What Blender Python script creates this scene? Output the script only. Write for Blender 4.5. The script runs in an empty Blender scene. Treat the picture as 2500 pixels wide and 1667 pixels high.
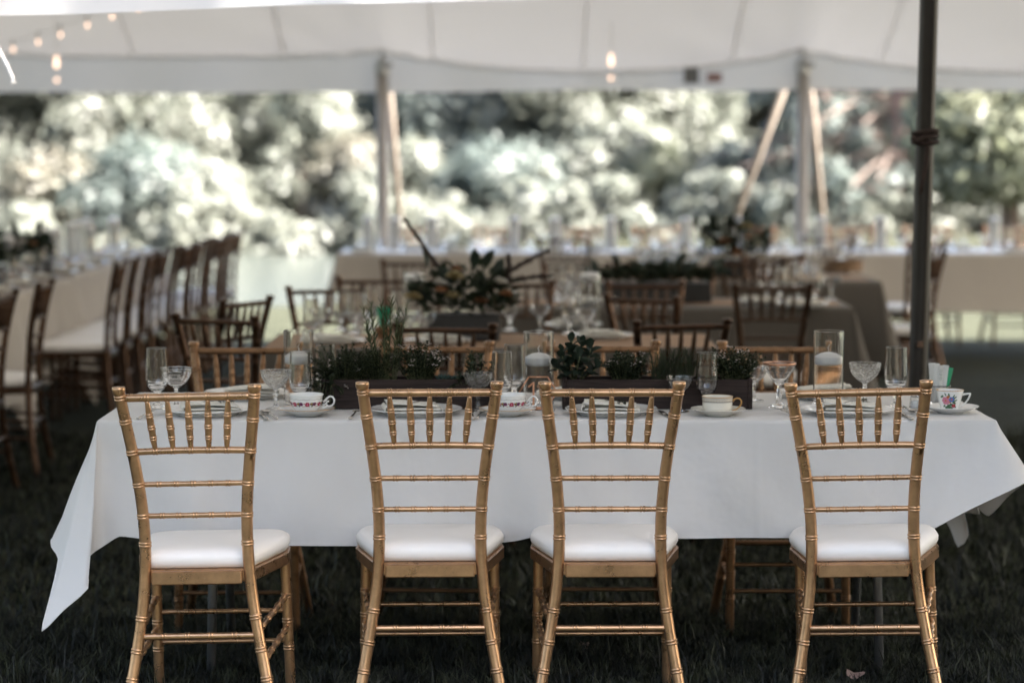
import bpy, math, random
import numpy as np
from mathutils import Vector, Matrix, Euler

random.seed(7)
RNG = np.random.default_rng(11)
SC = bpy.context.scene
COL = SC.collection
R = math.radians
PI = math.pi

# ------------------------------------------------------------------ camera, sky, sun, exposure
CAM_H, PITCH, LENS = 1.555, 4.716, 85.0
cam_d = bpy.data.cameras.new('camera')
cam = bpy.data.objects.new('camera', cam_d)
COL.objects.link(cam)
cam.location = (0, 0, CAM_H)
cam.rotation_euler = (R(90 - PITCH), 0, 0)
cam_d.lens = LENS
cam_d.sensor_width = 36
cam_d.clip_start = 0.1
cam_d.clip_end = 1500
cam_d.dof.use_dof = True
cam_d.dof.focus_distance = 6.55
cam_d.dof.aperture_fstop = 2.1
SC.camera = cam

SUN_AZ, SUN_EL = 112, 46          # azimuth clockwise from +Y (view direction), elevation
world = bpy.data.worlds.new('World')
SC.world = world
world.use_nodes = True
wn = world.node_tree
sky = wn.nodes.new('ShaderNodeTexSky')
sky.sky_type = 'NISHITA'
sky.sun_disc = False
sky.sun_elevation = R(SUN_EL)
sky.sun_rotation = R(SUN_AZ)
sky.air_density = 1.0
sky.dust_density = 5.0
sky.ozone_density = 1.0
bg = wn.nodes['Background']
bg.inputs['Strength'].default_value = 0.075
wn.links.new(sky.outputs[0], bg.inputs['Color'])

sun_d = bpy.data.lights.new('sun', 'SUN')
sun_d.energy = 5.0
sun_d.angle = R(0.53)
sun_d.color = (1.0, 0.975, 0.94)
sun = bpy.data.objects.new('sun', sun_d)
COL.objects.link(sun)
sd = Vector((math.sin(R(SUN_AZ)) * math.cos(R(SUN_EL)), math.cos(R(SUN_AZ)) * math.cos(R(SUN_EL)), math.sin(R(SUN_EL))))
sun.rotation_euler = sd.to_track_quat('Z', 'Y').to_euler()
sun.location = sd * 60

SC.view_settings.view_transform = 'Standard'
SC.view_settings.look = 'None'
SC.view_settings.gamma = 1
SC.view_settings.use_curve_mapping = False
SC.view_settings.exposure = 3.85
SC.view_settings.use_white_balance = True
SC.view_settings.white_balance_temperature = 6700
SC.cycles.use_denoising = True
SC.cycles.max_bounces = 14
SC.cycles.transmission_bounces = 14
SC.cycles.transparent_max_bounces = 16
SC.cycles.sample_clamp_indirect = 12


# ------------------------------------------------------------------ materials
def new_mat(name):
    m = bpy.data.materials.new(name)
    m.use_nodes = True
    nt = m.node_tree
    return m, nt, nt.nodes['Principled BSDF']


def mat(name, col, rough=0.6, metal=0.0, spec=0.5, var=0.0, scale=8.0, bump=0.0, bscale=200.0, sheen=0.0, coat=0.0, detail=4):
    m, nt, p = new_mat(name)
    p.inputs['Base Color'].default_value = (*col, 1)
    p.inputs['Roughness'].default_value = rough
    p.inputs['Metallic'].default_value = metal
    p.inputs['Specular IOR Level'].default_value = spec
    if sheen:
        p.inputs['Sheen Weight'].default_value = sheen
    if coat:
        p.inputs['Coat Weight'].default_value = coat
        p.inputs['Coat Roughness'].default_value = 0.15
    if var or bump:
        tc = nt.nodes.new('ShaderNodeTexCoord')
    if var:
        n = nt.nodes.new('ShaderNodeTexNoise')
        n.inputs['Scale'].default_value = scale
        n.inputs['Detail'].default_value = detail
        nt.links.new(tc.outputs['Object'], n.inputs['Vector'])
        r = nt.nodes.new('ShaderNodeMix')
        r.data_type = 'RGBA'
        r.inputs['A'].default_value = (*[c * (1 - var) for c in col], 1)
        r.inputs['B'].default_value = (*[min(1, c * (1 + var)) for c in col], 1)
        nt.links.new(n.outputs['Fac'], r.inputs['Factor'])
        nt.links.new(r.outputs['Result'], p.inputs['Base Color'])
    if bump:
        n2 = nt.nodes.new('ShaderNodeTexNoise')
        n2.inputs['Scale'].default_value = bscale
        n2.inputs['Detail'].default_value = 3
        nt.links.new(tc.outputs['Object'], n2.inputs['Vector'])
        b = nt.nodes.new('ShaderNodeBump')
        b.inputs['Strength'].default_value = bump
        b.inputs['Distance'].default_value = 0.002
        nt.links.new(n2.outputs['Fac'], b.inputs['Height'])
        nt.links.new(b.outputs['Normal'], p.inputs['Normal'])
    return m


def leaf_mat(name, c1, c2, trans=0.45, scale=0.6, rough=0.55, lo=0.36, hi=0.64):
    """Foliage: noise between two greens, with light passing through the leaves."""
    m = bpy.data.materials.new(name)
    m.use_nodes = True
    nt = m.node_tree
    nt.nodes.remove(nt.nodes['Principled BSDF'])
    out = nt.nodes['Material Output']
    tc = nt.nodes.new('ShaderNodeTexCoord')
    n = nt.nodes.new('ShaderNodeTexNoise')
    n.inputs['Scale'].default_value = scale
    n.inputs['Detail'].default_value = 5
    nt.links.new(tc.outputs['Object'], n.inputs['Vector'])
    ramp = nt.nodes.new('ShaderNodeValToRGB')
    ramp.color_ramp.elements[0].position = lo
    ramp.color_ramp.elements[0].color = (*c1, 1)
    ramp.color_ramp.elements[1].position = hi
    ramp.color_ramp.elements[1].color = (*c2, 1)
    nt.links.new(n.outputs['Fac'], ramp.inputs['Fac'])
    d = nt.nodes.new('ShaderNodeBsdfDiffuse')
    t = nt.nodes.new('ShaderNodeBsdfTranslucent')
    g = nt.nodes.new('ShaderNodeBsdfGlossy')
    g.inputs['Roughness'].default_value = rough
    g.inputs['Color'].default_value = (1, 1, 1, 1)
    nt.links.new(ramp.outputs['Color'], d.inputs['Color'])
    nt.links.new(ramp.outputs['Color'], t.inputs['Color'])
    m1 = nt.nodes.new('ShaderNodeMixShader')
    m1.inputs['Fac'].default_value = trans
    nt.links.new(d.outputs[0], m1.inputs[1])
    nt.links.new(t.outputs[0], m1.inputs[2])
    m2 = nt.nodes.new('ShaderNodeMixShader')
    m2.inputs['Fac'].default_value = 0.025
    nt.links.new(m1.outputs[0], m2.inputs[1])
    nt.links.new(g.outputs[0], m2.inputs[2])
    nt.links.new(m2.outputs[0], out.inputs['Surface'])
    return m


def cloth_mat(name, col, trans=0.08, weave=900.0):
    m = bpy.data.materials.new(name)
    m.use_nodes = True
    nt = m.node_tree
    p = nt.nodes['Principled BSDF']
    out = nt.nodes['Material Output']
    p.inputs['Roughness'].default_value = 0.9
    p.inputs['Specular IOR Level'].default_value = 0.12
    p.inputs['Sheen Weight'].default_value = 0.15
    tc = nt.nodes.new('ShaderNodeTexCoord')
    n = nt.nodes.new('ShaderNodeTexNoise')
    n.inputs['Scale'].default_value = 3.0
    n.inputs['Detail'].default_value = 6
    nt.links.new(tc.outputs['Object'], n.inputs['Vector'])
    r = nt.nodes.new('ShaderNodeMix')
    r.data_type = 'RGBA'
    r.inputs['A'].default_value = (*[c * 0.93 for c in col], 1)
    r.inputs['B'].default_value = (*[min(1, c * 1.05) for c in col], 1)
    nt.links.new(n.outputs['Fac'], r.inputs['Factor'])
    nt.links.new(r.outputs['Result'], p.inputs['Base Color'])
    n2 = nt.nodes.new('ShaderNodeTexNoise')
    n2.inputs['Scale'].default_value = weave
    n2.inputs['Detail'].default_value = 2
    nt.links.new(tc.outputs['Object'], n2.inputs['Vector'])
    b = nt.nodes.new('ShaderNodeBump')
    b.inputs['Strength'].default_value = 0.25
    b.inputs['Distance'].default_value = 0.001
    nt.links.new(n2.outputs['Fac'], b.inputs['Height'])
    n3 = nt.nodes.new('ShaderNodeTexNoise')
    n3.inputs['Scale'].default_value = 7
    n3.inputs['Detail'].default_value = 3
    nt.links.new(tc.outputs['Object'], n3.inputs['Vector'])
    b2 = nt.nodes.new('ShaderNodeBump')
    b2.inputs['Strength'].default_value = 0.35
    b2.inputs['Distance'].default_value = 0.02
    nt.links.new(n3.outputs['Fac'], b2.inputs['Height'])
    nt.links.new(b.outputs['Normal'], b2.inputs['Normal'])
    nt.links.new(b2.outputs['Normal'], p.inputs['Normal'])
    t = nt.nodes.new('ShaderNodeBsdfTranslucent')
    nt.links.new(r.outputs['Result'], t.inputs['Color'])
    mx = nt.nodes.new('ShaderNodeMixShader')
    mx.inputs['Fac'].default_value = trans
    nt.links.new(p.outputs[0], mx.inputs[1])
    nt.links.new(t.outputs[0], mx.inputs[2])
    nt.links.new(mx.outputs[0], out.inputs['Surface'])
    return m


def glass_mat(name, ior=1.45, bump=0.0, col=(1, 1, 1)):
    m, nt, p = new_mat(name)
    p.inputs['Base Color'].default_value = (*col, 1)
    p.inputs['Roughness'].default_value = 0.0
    p.inputs['IOR'].default_value = ior
    p.inputs['Transmission Weight'].default_value = 1.0
    if bump:
        tc = nt.nodes.new('ShaderNodeTexCoord')
        v = nt.nodes.new('ShaderNodeTexVoronoi')
        v.inputs['Scale'].default_value = 150
        nt.links.new(tc.outputs['Object'], v.inputs['Vector'])
        b = nt.nodes.new('ShaderNodeBump')
        b.inputs['Strength'].default_value = bump
        b.inputs['Distance'].default_value = 0.002
        nt.links.new(v.outputs['Distance'], b.inputs['Height'])
        nt.links.new(b.outputs['Normal'], p.inputs['Normal'])
    return m


def wood_mat(name, c1, c2, scale=(2, 30, 30), rough=0.7):
    m, nt, p = new_mat(name)
    p.inputs['Roughness'].default_value = rough
    p.inputs['Specular IOR Level'].default_value = 0.22
    tc = nt.nodes.new('ShaderNodeTexCoord')
    mp = nt.nodes.new('ShaderNodeMapping')
    mp.inputs['Scale'].default_value = scale
    nt.links.new(tc.outputs['Object'], mp.inputs['Vector'])
    n = nt.nodes.new('ShaderNodeTexNoise')
    n.inputs['Scale'].default_value = 4
    n.inputs['Detail'].default_value = 6
    n.inputs['Roughness'].default_value = 0.65
    nt.links.new(mp.outputs[0], n.inputs['Vector'])
    ramp = nt.nodes.new('ShaderNodeValToRGB')
    ramp.color_ramp.elements[0].position = 0.3
    ramp.color_ramp.elements[0].color = (*c1, 1)
    ramp.color_ramp.elements[1].position = 0.7
    ramp.color_ramp.elements[1].color = (*c2, 1)
    nt.links.new(n.outputs['Fac'], ramp.inputs['Fac'])
    nt.links.new(ramp.outputs[0], p.inputs['Base Color'])
    b = nt.nodes.new('ShaderNodeBump')
    b.inputs['Strength'].default_value = 0.4
    b.inputs['Distance'].default_value = 0.003
    nt.links.new(n.outputs['Fac'], b.inputs['Height'])
    nt.links.new(b.outputs['Normal'], p.inputs['Normal'])
    return m


def gold_mat(name, col):
    """Metallic chair paint with darker rubbed patches and fine scuffs."""
    m, nt, p = new_mat(name)
    p.inputs['Metallic'].default_value = 0.85
    tc = nt.nodes.new('ShaderNodeTexCoord')
    n = nt.nodes.new('ShaderNodeTexNoise')
    n.inputs['Scale'].default_value = 14
    n.inputs['Detail'].default_value = 8
    n.inputs['Roughness'].default_value = 0.7
    at = nt.nodes.new('ShaderNodeAttribute')      # each chair's own wear, set as a property on its parts
    at.attribute_type = 'OBJECT'
    at.attribute_name = 'wear'
    vm = nt.nodes.new('ShaderNodeVectorMath')
    nt.links.new(tc.outputs['Object'], vm.inputs[0])
    nt.links.new(at.outputs['Fac'], vm.inputs[1])
    nt.links.new(vm.outputs[0], n.inputs['Vector'])
    ramp = nt.nodes.new('ShaderNodeValToRGB')
    e = ramp.color_ramp.elements
    e[0].position = 0.28
    e[0].color = (*[c * 0.62 for c in col], 1)
    e[1].position = 0.6
    e[1].color = (*col, 1)
    x = e.new(0.8)
    x.color = (*[min(1, c * 1.18) for c in col], 1)
    nt.links.new(n.outputs['Fac'], ramp.inputs['Fac'])
    chip = nt.nodes.new('ShaderNodeTexNoise')     # small pale chips in the paint
    chip.inputs['Scale'].default_value = 55
    chip.inputs['Detail'].default_value = 3
    nt.links.new(vm.outputs[0], chip.inputs['Vector'])
    cr = nt.nodes.new('ShaderNodeValToRGB')
    cr.color_ramp.elements[0].position = 0.80
    cr.color_ramp.elements[0].color = (0, 0, 0, 1)
    cr.color_ramp.elements[1].position = 0.83
    cr.color_ramp.elements[1].color = (1, 1, 1, 1)
    nt.links.new(chip.outputs['Fac'], cr.inputs['Fac'])
    cm = nt.nodes.new('ShaderNodeMix')
    cm.data_type = 'RGBA'
    cm.inputs['B'].default_value = (*[min(1, 0.5 * c + 0.32) for c in col], 1)
    nt.links.new(cr.outputs[0], cm.inputs['Factor'])
    nt.links.new(ramp.outputs[0], cm.inputs['A'])
    hs = nt.nodes.new('ShaderNodeHueSaturation')
    mv = nt.nodes.new('ShaderNodeMapRange')
    mv.inputs['From Max'].default_value = 4.0
    mv.inputs['To Min'].default_value = 1.0
    mv.inputs['To Max'].default_value = 0.84
    nt.links.new(at.outputs['Fac'], mv.inputs['Value'])
    nt.links.new(mv.outputs[0], hs.inputs['Value'])
    nt.links.new(cm.outputs['Result'], hs.inputs['Color'])
    nt.links.new(hs.outputs[0], p.inputs['Base Color'])
    rr = nt.nodes.new('ShaderNodeMapRange')
    rr.inputs['To Min'].default_value = 0.20
    rr.inputs['To Max'].default_value = 0.38
    nt.links.new(n.outputs['Fac'], rr.inputs['Value'])
    nt.links.new(rr.outputs[0], p.inputs['Roughness'])
    n2 = nt.nodes.new('ShaderNodeTexNoise')
    n2.inputs['Scale'].default_value = 420
    nt.links.new(tc.outputs['Object'], n2.inputs['Vector'])
    b = nt.nodes.new('ShaderNodeBump')
    b.inputs['Strength'].default_value = 0.12
    b.inputs['Distance'].default_value = 0.001
    nt.links.new(n2.outputs['Fac'], b.inputs['Height'])
    nt.links.new(b.outputs['Normal'], p.inputs['Normal'])
    return m


def glow_mat(name, col, strength):
    m, nt, p = new_mat(name)
    p.inputs['Base Color'].default_value = (*col, 1)
    p.inputs['Emission Color'].default_value = (*col, 1)
    p.inputs['Emission Strength'].default_value = strength
    return m


M = {
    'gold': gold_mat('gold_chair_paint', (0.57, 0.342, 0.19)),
    'shaded_gold': gold_mat('shaded_gold_paint', (0.080, 0.043, 0.025)),  # the chair gold with tent shade put into its colour
    'half_shaded_gold': gold_mat('half_shaded_gold_paint', (0.27, 0.15, 0.08)),  # same gold, half darkened to put shade into the far-side chairs
    'cushion': mat('ivory_vinyl', (0.80, 0.765, 0.72), 0.5, spec=0.35, var=0.03, scale=6, bump=0.12, bscale=700),
    'white_cloth': cloth_mat('white_table_linen', (0.71, 0.69, 0.665)),
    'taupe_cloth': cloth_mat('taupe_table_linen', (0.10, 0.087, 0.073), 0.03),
    'tan_cloth': cloth_mat('sand_table_linen', (0.44, 0.395, 0.34), 0.04),
    'glare_white': cloth_mat('glare_white_sheet', (0.82, 0.82, 0.82)),  # extra white standing in for glare on the far table tops
    'napkin': cloth_mat('ivory_napkin_linen', (0.74, 0.71, 0.63), 0.05, 1500),
    'kraft': mat('kraft_paper', (0.30, 0.19, 0.115), 0.85, var=0.15, scale=6, bump=0.3, bscale=60),
    'glass': glass_mat('clear_glass'),
    'cut_glass': glass_mat('cut_glass', bump=0.9),
    'water_in': glass_mat('still_water', 1.05),
    'water_far': glass_mat('vase_water', 1.33),
    'backlit_white': glass_mat('frosted_glass', 1.3),  # clear water whitened to imitate backlight in the far vases
    'wax': mat('white_wax', (0.82, 0.81, 0.80), 0.45, spec=0.4),
    'china': mat('white_china', (0.78, 0.775, 0.75), 0.14, spec=0.5, coat=0.4),
    'cream_china': mat('cream_china', (0.76, 0.73, 0.65), 0.16, spec=0.5, coat=0.4),
    'gilt': mat('gilt_trim', (0.50, 0.28, 0.10), 0.3, metal=0.8),
    'silver': mat('silver_cutlery', (0.50, 0.48, 0.45), 0.16, metal=1.0),
    'steel': mat('galvanised_steel', (0.42, 0.42, 0.42), 0.38, metal=0.9, var=0.25, scale=30),
    'dark_steel': mat('weathered_dark_pole', (0.022, 0.017, 0.014), 0.36, metal=0.15, var=0.35, scale=12),
    'copper': mat('copper_wire', (0.62, 0.32, 0.20), 0.35, metal=0.85),
    'planter': wood_mat('dark_stained_wood', (0.008, 0.0055, 0.005), (0.052, 0.034, 0.029)),
    'slab': wood_mat('bark_wood', (0.10, 0.055, 0.03), (0.30, 0.19, 0.11), (8, 8, 8)),
    'soil': mat('potting_soil', (0.025, 0.018, 0.013), 0.95, var=0.4, scale=60),
    'herb': leaf_mat('dark_herb_leaf', (0.010, 0.017, 0.009), (0.032, 0.046, 0.024), 0.25, 30),
    'sage': leaf_mat('broad_dark_leaf', (0.013, 0.023, 0.016), (0.034, 0.05, 0.035), 0.2, 25, 0.35),
    'rosemary': leaf_mat('narrow_olive_leaf', (0.030, 0.042, 0.018), (0.065, 0.082, 0.036), 0.3, 20),
    'succulent': leaf_mat('blue_green_succulent', (0.025, 0.055, 0.048), (0.05, 0.09, 0.075), 0.15, 30),
    'grassy': leaf_mat('chive_leaf', (0.022, 0.034, 0.012), (0.06, 0.075, 0.03), 0.35, 20),
    'bloom': mat('tiny_white_bloom', (0.66, 0.58, 0.55), 0.7),
    'stem': mat('green_stem', (0.09, 0.10, 0.04), 0.6),
    'twig': mat('dark_twig', (0.035, 0.02, 0.016), 0.8, var=0.4, scale=40),
    'cream_leaf': leaf_mat('cream_petal', (0.34, 0.27, 0.13), (0.50, 0.42, 0.24), 0.3, 20),
    'rust_leaf': leaf_mat('rust_petal', (0.24, 0.11, 0.05), (0.42, 0.22, 0.12), 0.3, 20),
    'white_petal': leaf_mat('white_petal', (0.6, 0.57, 0.52), (0.75, 0.72, 0.68), 0.3, 20),
    'black_box': mat('black_planter_paint', (0.018, 0.016, 0.015), 0.5),
    'packet_white': mat('paper_packet', (0.66, 0.66, 0.63), 0.7, bump=0.3, bscale=60),
    'packet_green': mat('green_packet', (0.0, 0.30, 0.15), 0.5, bump=0.3, bscale=60),
    'ink': mat('grey_green_ink', (0.20, 0.26, 0.24), 0.8),
    'red_print': mat('crimson_glaze', (0.36, 0.02, 0.06), 0.25),
    'rose_print': mat('pink_glaze', (0.62, 0.22, 0.30), 0.25),
    'plum_print': mat('plum_glaze', (0.16, 0.02, 0.10), 0.25),
    'blue_print': mat('blue_glaze', (0.10, 0.16, 0.42), 0.25),
    'green_print': mat('green_glaze', (0.06, 0.14, 0.07), 0.25),
    'orange_print': mat('amber_glaze', (0.48, 0.17, 0.03), 0.25),
    'brown_print': mat('umber_glaze', (0.10, 0.07, 0.045), 0.25),
    'salt': mat('table_salt', (0.80, 0.80, 0.80), 0.8),
    'chrome': mat('shaker_chrome', (0.62, 0.62, 0.62), 0.15, metal=1.0),
    'rope': mat('white_rope', (0.72, 0.70, 0.66), 0.8, bump=0.6, bscale=120),
    'strap': mat('tan_strap', (0.22, 0.18, 0.145), 0.7),
    'pole_wood': mat('pale_pole_wood', (0.33, 0.30, 0.27), 0.6, var=0.12, scale=10),
    'bulb': glow_mat('lit_bulb_glass', (1.0, 0.68, 0.50), 0.20),
    'wire': mat('light_cord', (0.55, 0.53, 0.49), 0.7),
    'tag_dark': mat('dark_label_print', (0.13, 0.13, 0.125), 0.7),
    'tag_red': mat('red_label_print', (0.27, 0.17, 0.16), 0.7),
    'bark': mat('grey_brown_bark', (0.10, 0.075, 0.06), 0.9, var=0.35, scale=5, bump=0.6, bscale=20),
    'red_bark': mat('red_brown_bark', (0.15, 0.095, 0.085), 0.9, var=0.35, scale=5, bump=0.6, bscale=20),
    'dead_twig': mat('bare_brown_branch', (0.12, 0.09, 0.075), 0.9, var=0.3, scale=6),
    'pale_leaf': leaf_mat('pale_foliage', (0.155, 0.168, 0.138), (0.18, 0.188, 0.158), 0.62, 0.7),
    'mid_leaf': leaf_mat('mid_green_foliage', (0.135, 0.152, 0.12), (0.18, 0.192, 0.155), 0.6, 0.7),
    'teal_leaf': leaf_mat('dark_blue_green_foliage', (0.085, 0.108, 0.098), (0.13, 0.15, 0.135), 0.55, 0.8),
    'brown_leaf': leaf_mat('brownish_foliage', (0.105, 0.098, 0.075), (0.15, 0.145, 0.11), 0.5, 0.8),
    'yellow_leaf': leaf_mat('yellow_green_foliage', (0.13, 0.142, 0.092), (0.175, 0.183, 0.125), 0.55, 0.8),
    'dry_leaf': mat('fallen_leaf', (0.30, 0.20, 0.17), 0.8, var=0.2, scale=40),
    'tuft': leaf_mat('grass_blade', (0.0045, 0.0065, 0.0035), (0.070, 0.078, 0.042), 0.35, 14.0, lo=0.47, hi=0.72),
}
def wood_slat(): return M['planter']


_f = M['backlit_white'].node_tree.nodes['Principled BSDF']
_f.inputs['Roughness'].default_value = 0.22
_f.inputs['Transmission Weight'].default_value = 0.45
_f.inputs['Base Color'].default_value = (0.86, 0.86, 0.86, 1)


# tent fabric: white vinyl that lets a little daylight through
def tent_mat(name, trans, tcol=(0.80, 0.785, 0.77, 1)):
    m = bpy.data.materials.new(name)
    m.use_nodes = True
    nt = m.node_tree
    p = nt.nodes['Principled BSDF']
    p.inputs['Roughness'].default_value = 0.55
    p.inputs['Specular IOR Level'].default_value = 0.25
    tc = nt.nodes.new('ShaderNodeTexCoord')
    n = nt.nodes.new('ShaderNodeTexNoise')
    n.inputs['Scale'].default_value = 0.8
    n.inputs['Detail'].default_value = 6
    nt.links.new(tc.outputs['Object'], n.inputs['Vector'])
    r = nt.nodes.new('ShaderNodeMix')
    r.data_type = 'RGBA'
    r.inputs['A'].default_value = (0.50, 0.495, 0.48, 1)
    r.inputs['B'].default_value = (0.56, 0.55, 0.535, 1)
    nt.links.new(n.outputs['Fac'], r.inputs['Factor'])
    nt.links.new(r.outputs['Result'], p.inputs['Base Color'])
    b = nt.nodes.new('ShaderNodeBump')
    b.inputs['Strength'].default_value = 0.4
    b.inputs['Distance'].default_value = 0.05
    nt.links.new(n.outputs['Fac'], b.inputs['Height'])
    nt.links.new(b.outputs['Normal'], p.inputs['Normal'])
    t = nt.nodes.new('ShaderNodeBsdfTranslucent')
    t.inputs['Color'].default_value = tcol
    mx = nt.nodes.new('ShaderNodeMixShader')
    mx.inputs['Fac'].default_value = trans
    nt.links.new(p.outputs[0], mx.inputs[1])
    nt.links.new(t.outputs[0], mx.inputs[2])
    nt.links.new(mx.outputs[0], nt.nodes['Material Output'].inputs['Surface'])
    return m


TENT_TRANS = 0.027
M['tent'] = tent_mat('white_tent_vinyl', TENT_TRANS)
M['seam'] = tent_mat('doubled_vinyl_seam', 0.72, (0.95, 0.94, 0.925, 1))
M['valance'] = tent_mat('brightened_valance_vinyl', 0.20, (0.84, 0.77, 0.68, 1))  # same vinyl, made more translucent and warmer to brighten the valance


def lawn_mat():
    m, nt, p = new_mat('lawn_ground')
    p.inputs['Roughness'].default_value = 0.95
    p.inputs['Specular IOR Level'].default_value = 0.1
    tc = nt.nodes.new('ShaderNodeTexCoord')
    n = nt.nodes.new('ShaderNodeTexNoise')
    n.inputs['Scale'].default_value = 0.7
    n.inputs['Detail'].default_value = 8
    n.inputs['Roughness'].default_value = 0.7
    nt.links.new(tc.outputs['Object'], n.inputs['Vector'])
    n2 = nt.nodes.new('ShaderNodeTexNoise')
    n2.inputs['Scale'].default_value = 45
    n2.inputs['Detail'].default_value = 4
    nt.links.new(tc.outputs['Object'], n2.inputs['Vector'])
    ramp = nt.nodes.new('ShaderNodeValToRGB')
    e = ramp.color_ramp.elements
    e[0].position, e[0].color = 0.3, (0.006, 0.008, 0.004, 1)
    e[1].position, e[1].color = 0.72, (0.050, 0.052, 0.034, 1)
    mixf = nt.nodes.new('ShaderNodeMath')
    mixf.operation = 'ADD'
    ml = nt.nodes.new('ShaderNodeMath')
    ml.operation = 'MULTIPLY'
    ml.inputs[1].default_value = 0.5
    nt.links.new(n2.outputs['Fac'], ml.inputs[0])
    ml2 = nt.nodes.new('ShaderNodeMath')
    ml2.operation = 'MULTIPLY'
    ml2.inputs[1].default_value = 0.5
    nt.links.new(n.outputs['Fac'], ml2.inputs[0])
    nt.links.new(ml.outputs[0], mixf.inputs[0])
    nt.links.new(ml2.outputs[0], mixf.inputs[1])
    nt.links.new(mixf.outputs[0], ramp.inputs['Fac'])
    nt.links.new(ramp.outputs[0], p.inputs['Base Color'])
    b = nt.nodes.new('ShaderNodeBump')
    b.inputs['Strength'].default_value = 0.9
    b.inputs['Distance'].default_value = 0.04
    nt.links.new(n2.outputs['Fac'], b.inputs['Height'])
    nt.links.new(b.outputs['Normal'], p.inputs['Normal'])
    return m


M['lawn'] = lawn_mat()


def pond_mat():
    m, nt, p = new_mat('pond_water')
    p.inputs['Base Color'].default_value = (0.035, 0.04, 0.036, 1)
    p.inputs['Roughness'].default_value = 0.22
    p.inputs['IOR'].default_value = 1.33
    p.inputs['Specular IOR Level'].default_value = 0.9
    tc = nt.nodes.new('ShaderNodeTexCoord')
    mp = nt.nodes.new('ShaderNodeMapping')
    mp.inputs['Scale'].default_value = (1.2, 0.4, 1)
    nt.links.new(tc.outputs['Object'], mp.inputs['Vector'])
    n = nt.nodes.new('ShaderNodeTexNoise')
    n.inputs['Scale'].default_value = 1.5
    n.inputs['Detail'].default_value = 4
    nt.links.new(mp.outputs[0], n.inputs['Vector'])
    b = nt.nodes.new('ShaderNodeBump')
    b.inputs['Strength'].default_value = 0.25
    b.inputs['Distance'].default_value = 0.05
    nt.links.new(n.outputs['Fac'], b.inputs['Height'])
    nt.links.new(b.outputs['Normal'], p.inputs['Normal'])
    return m


M['pond'] = pond_mat()


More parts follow.
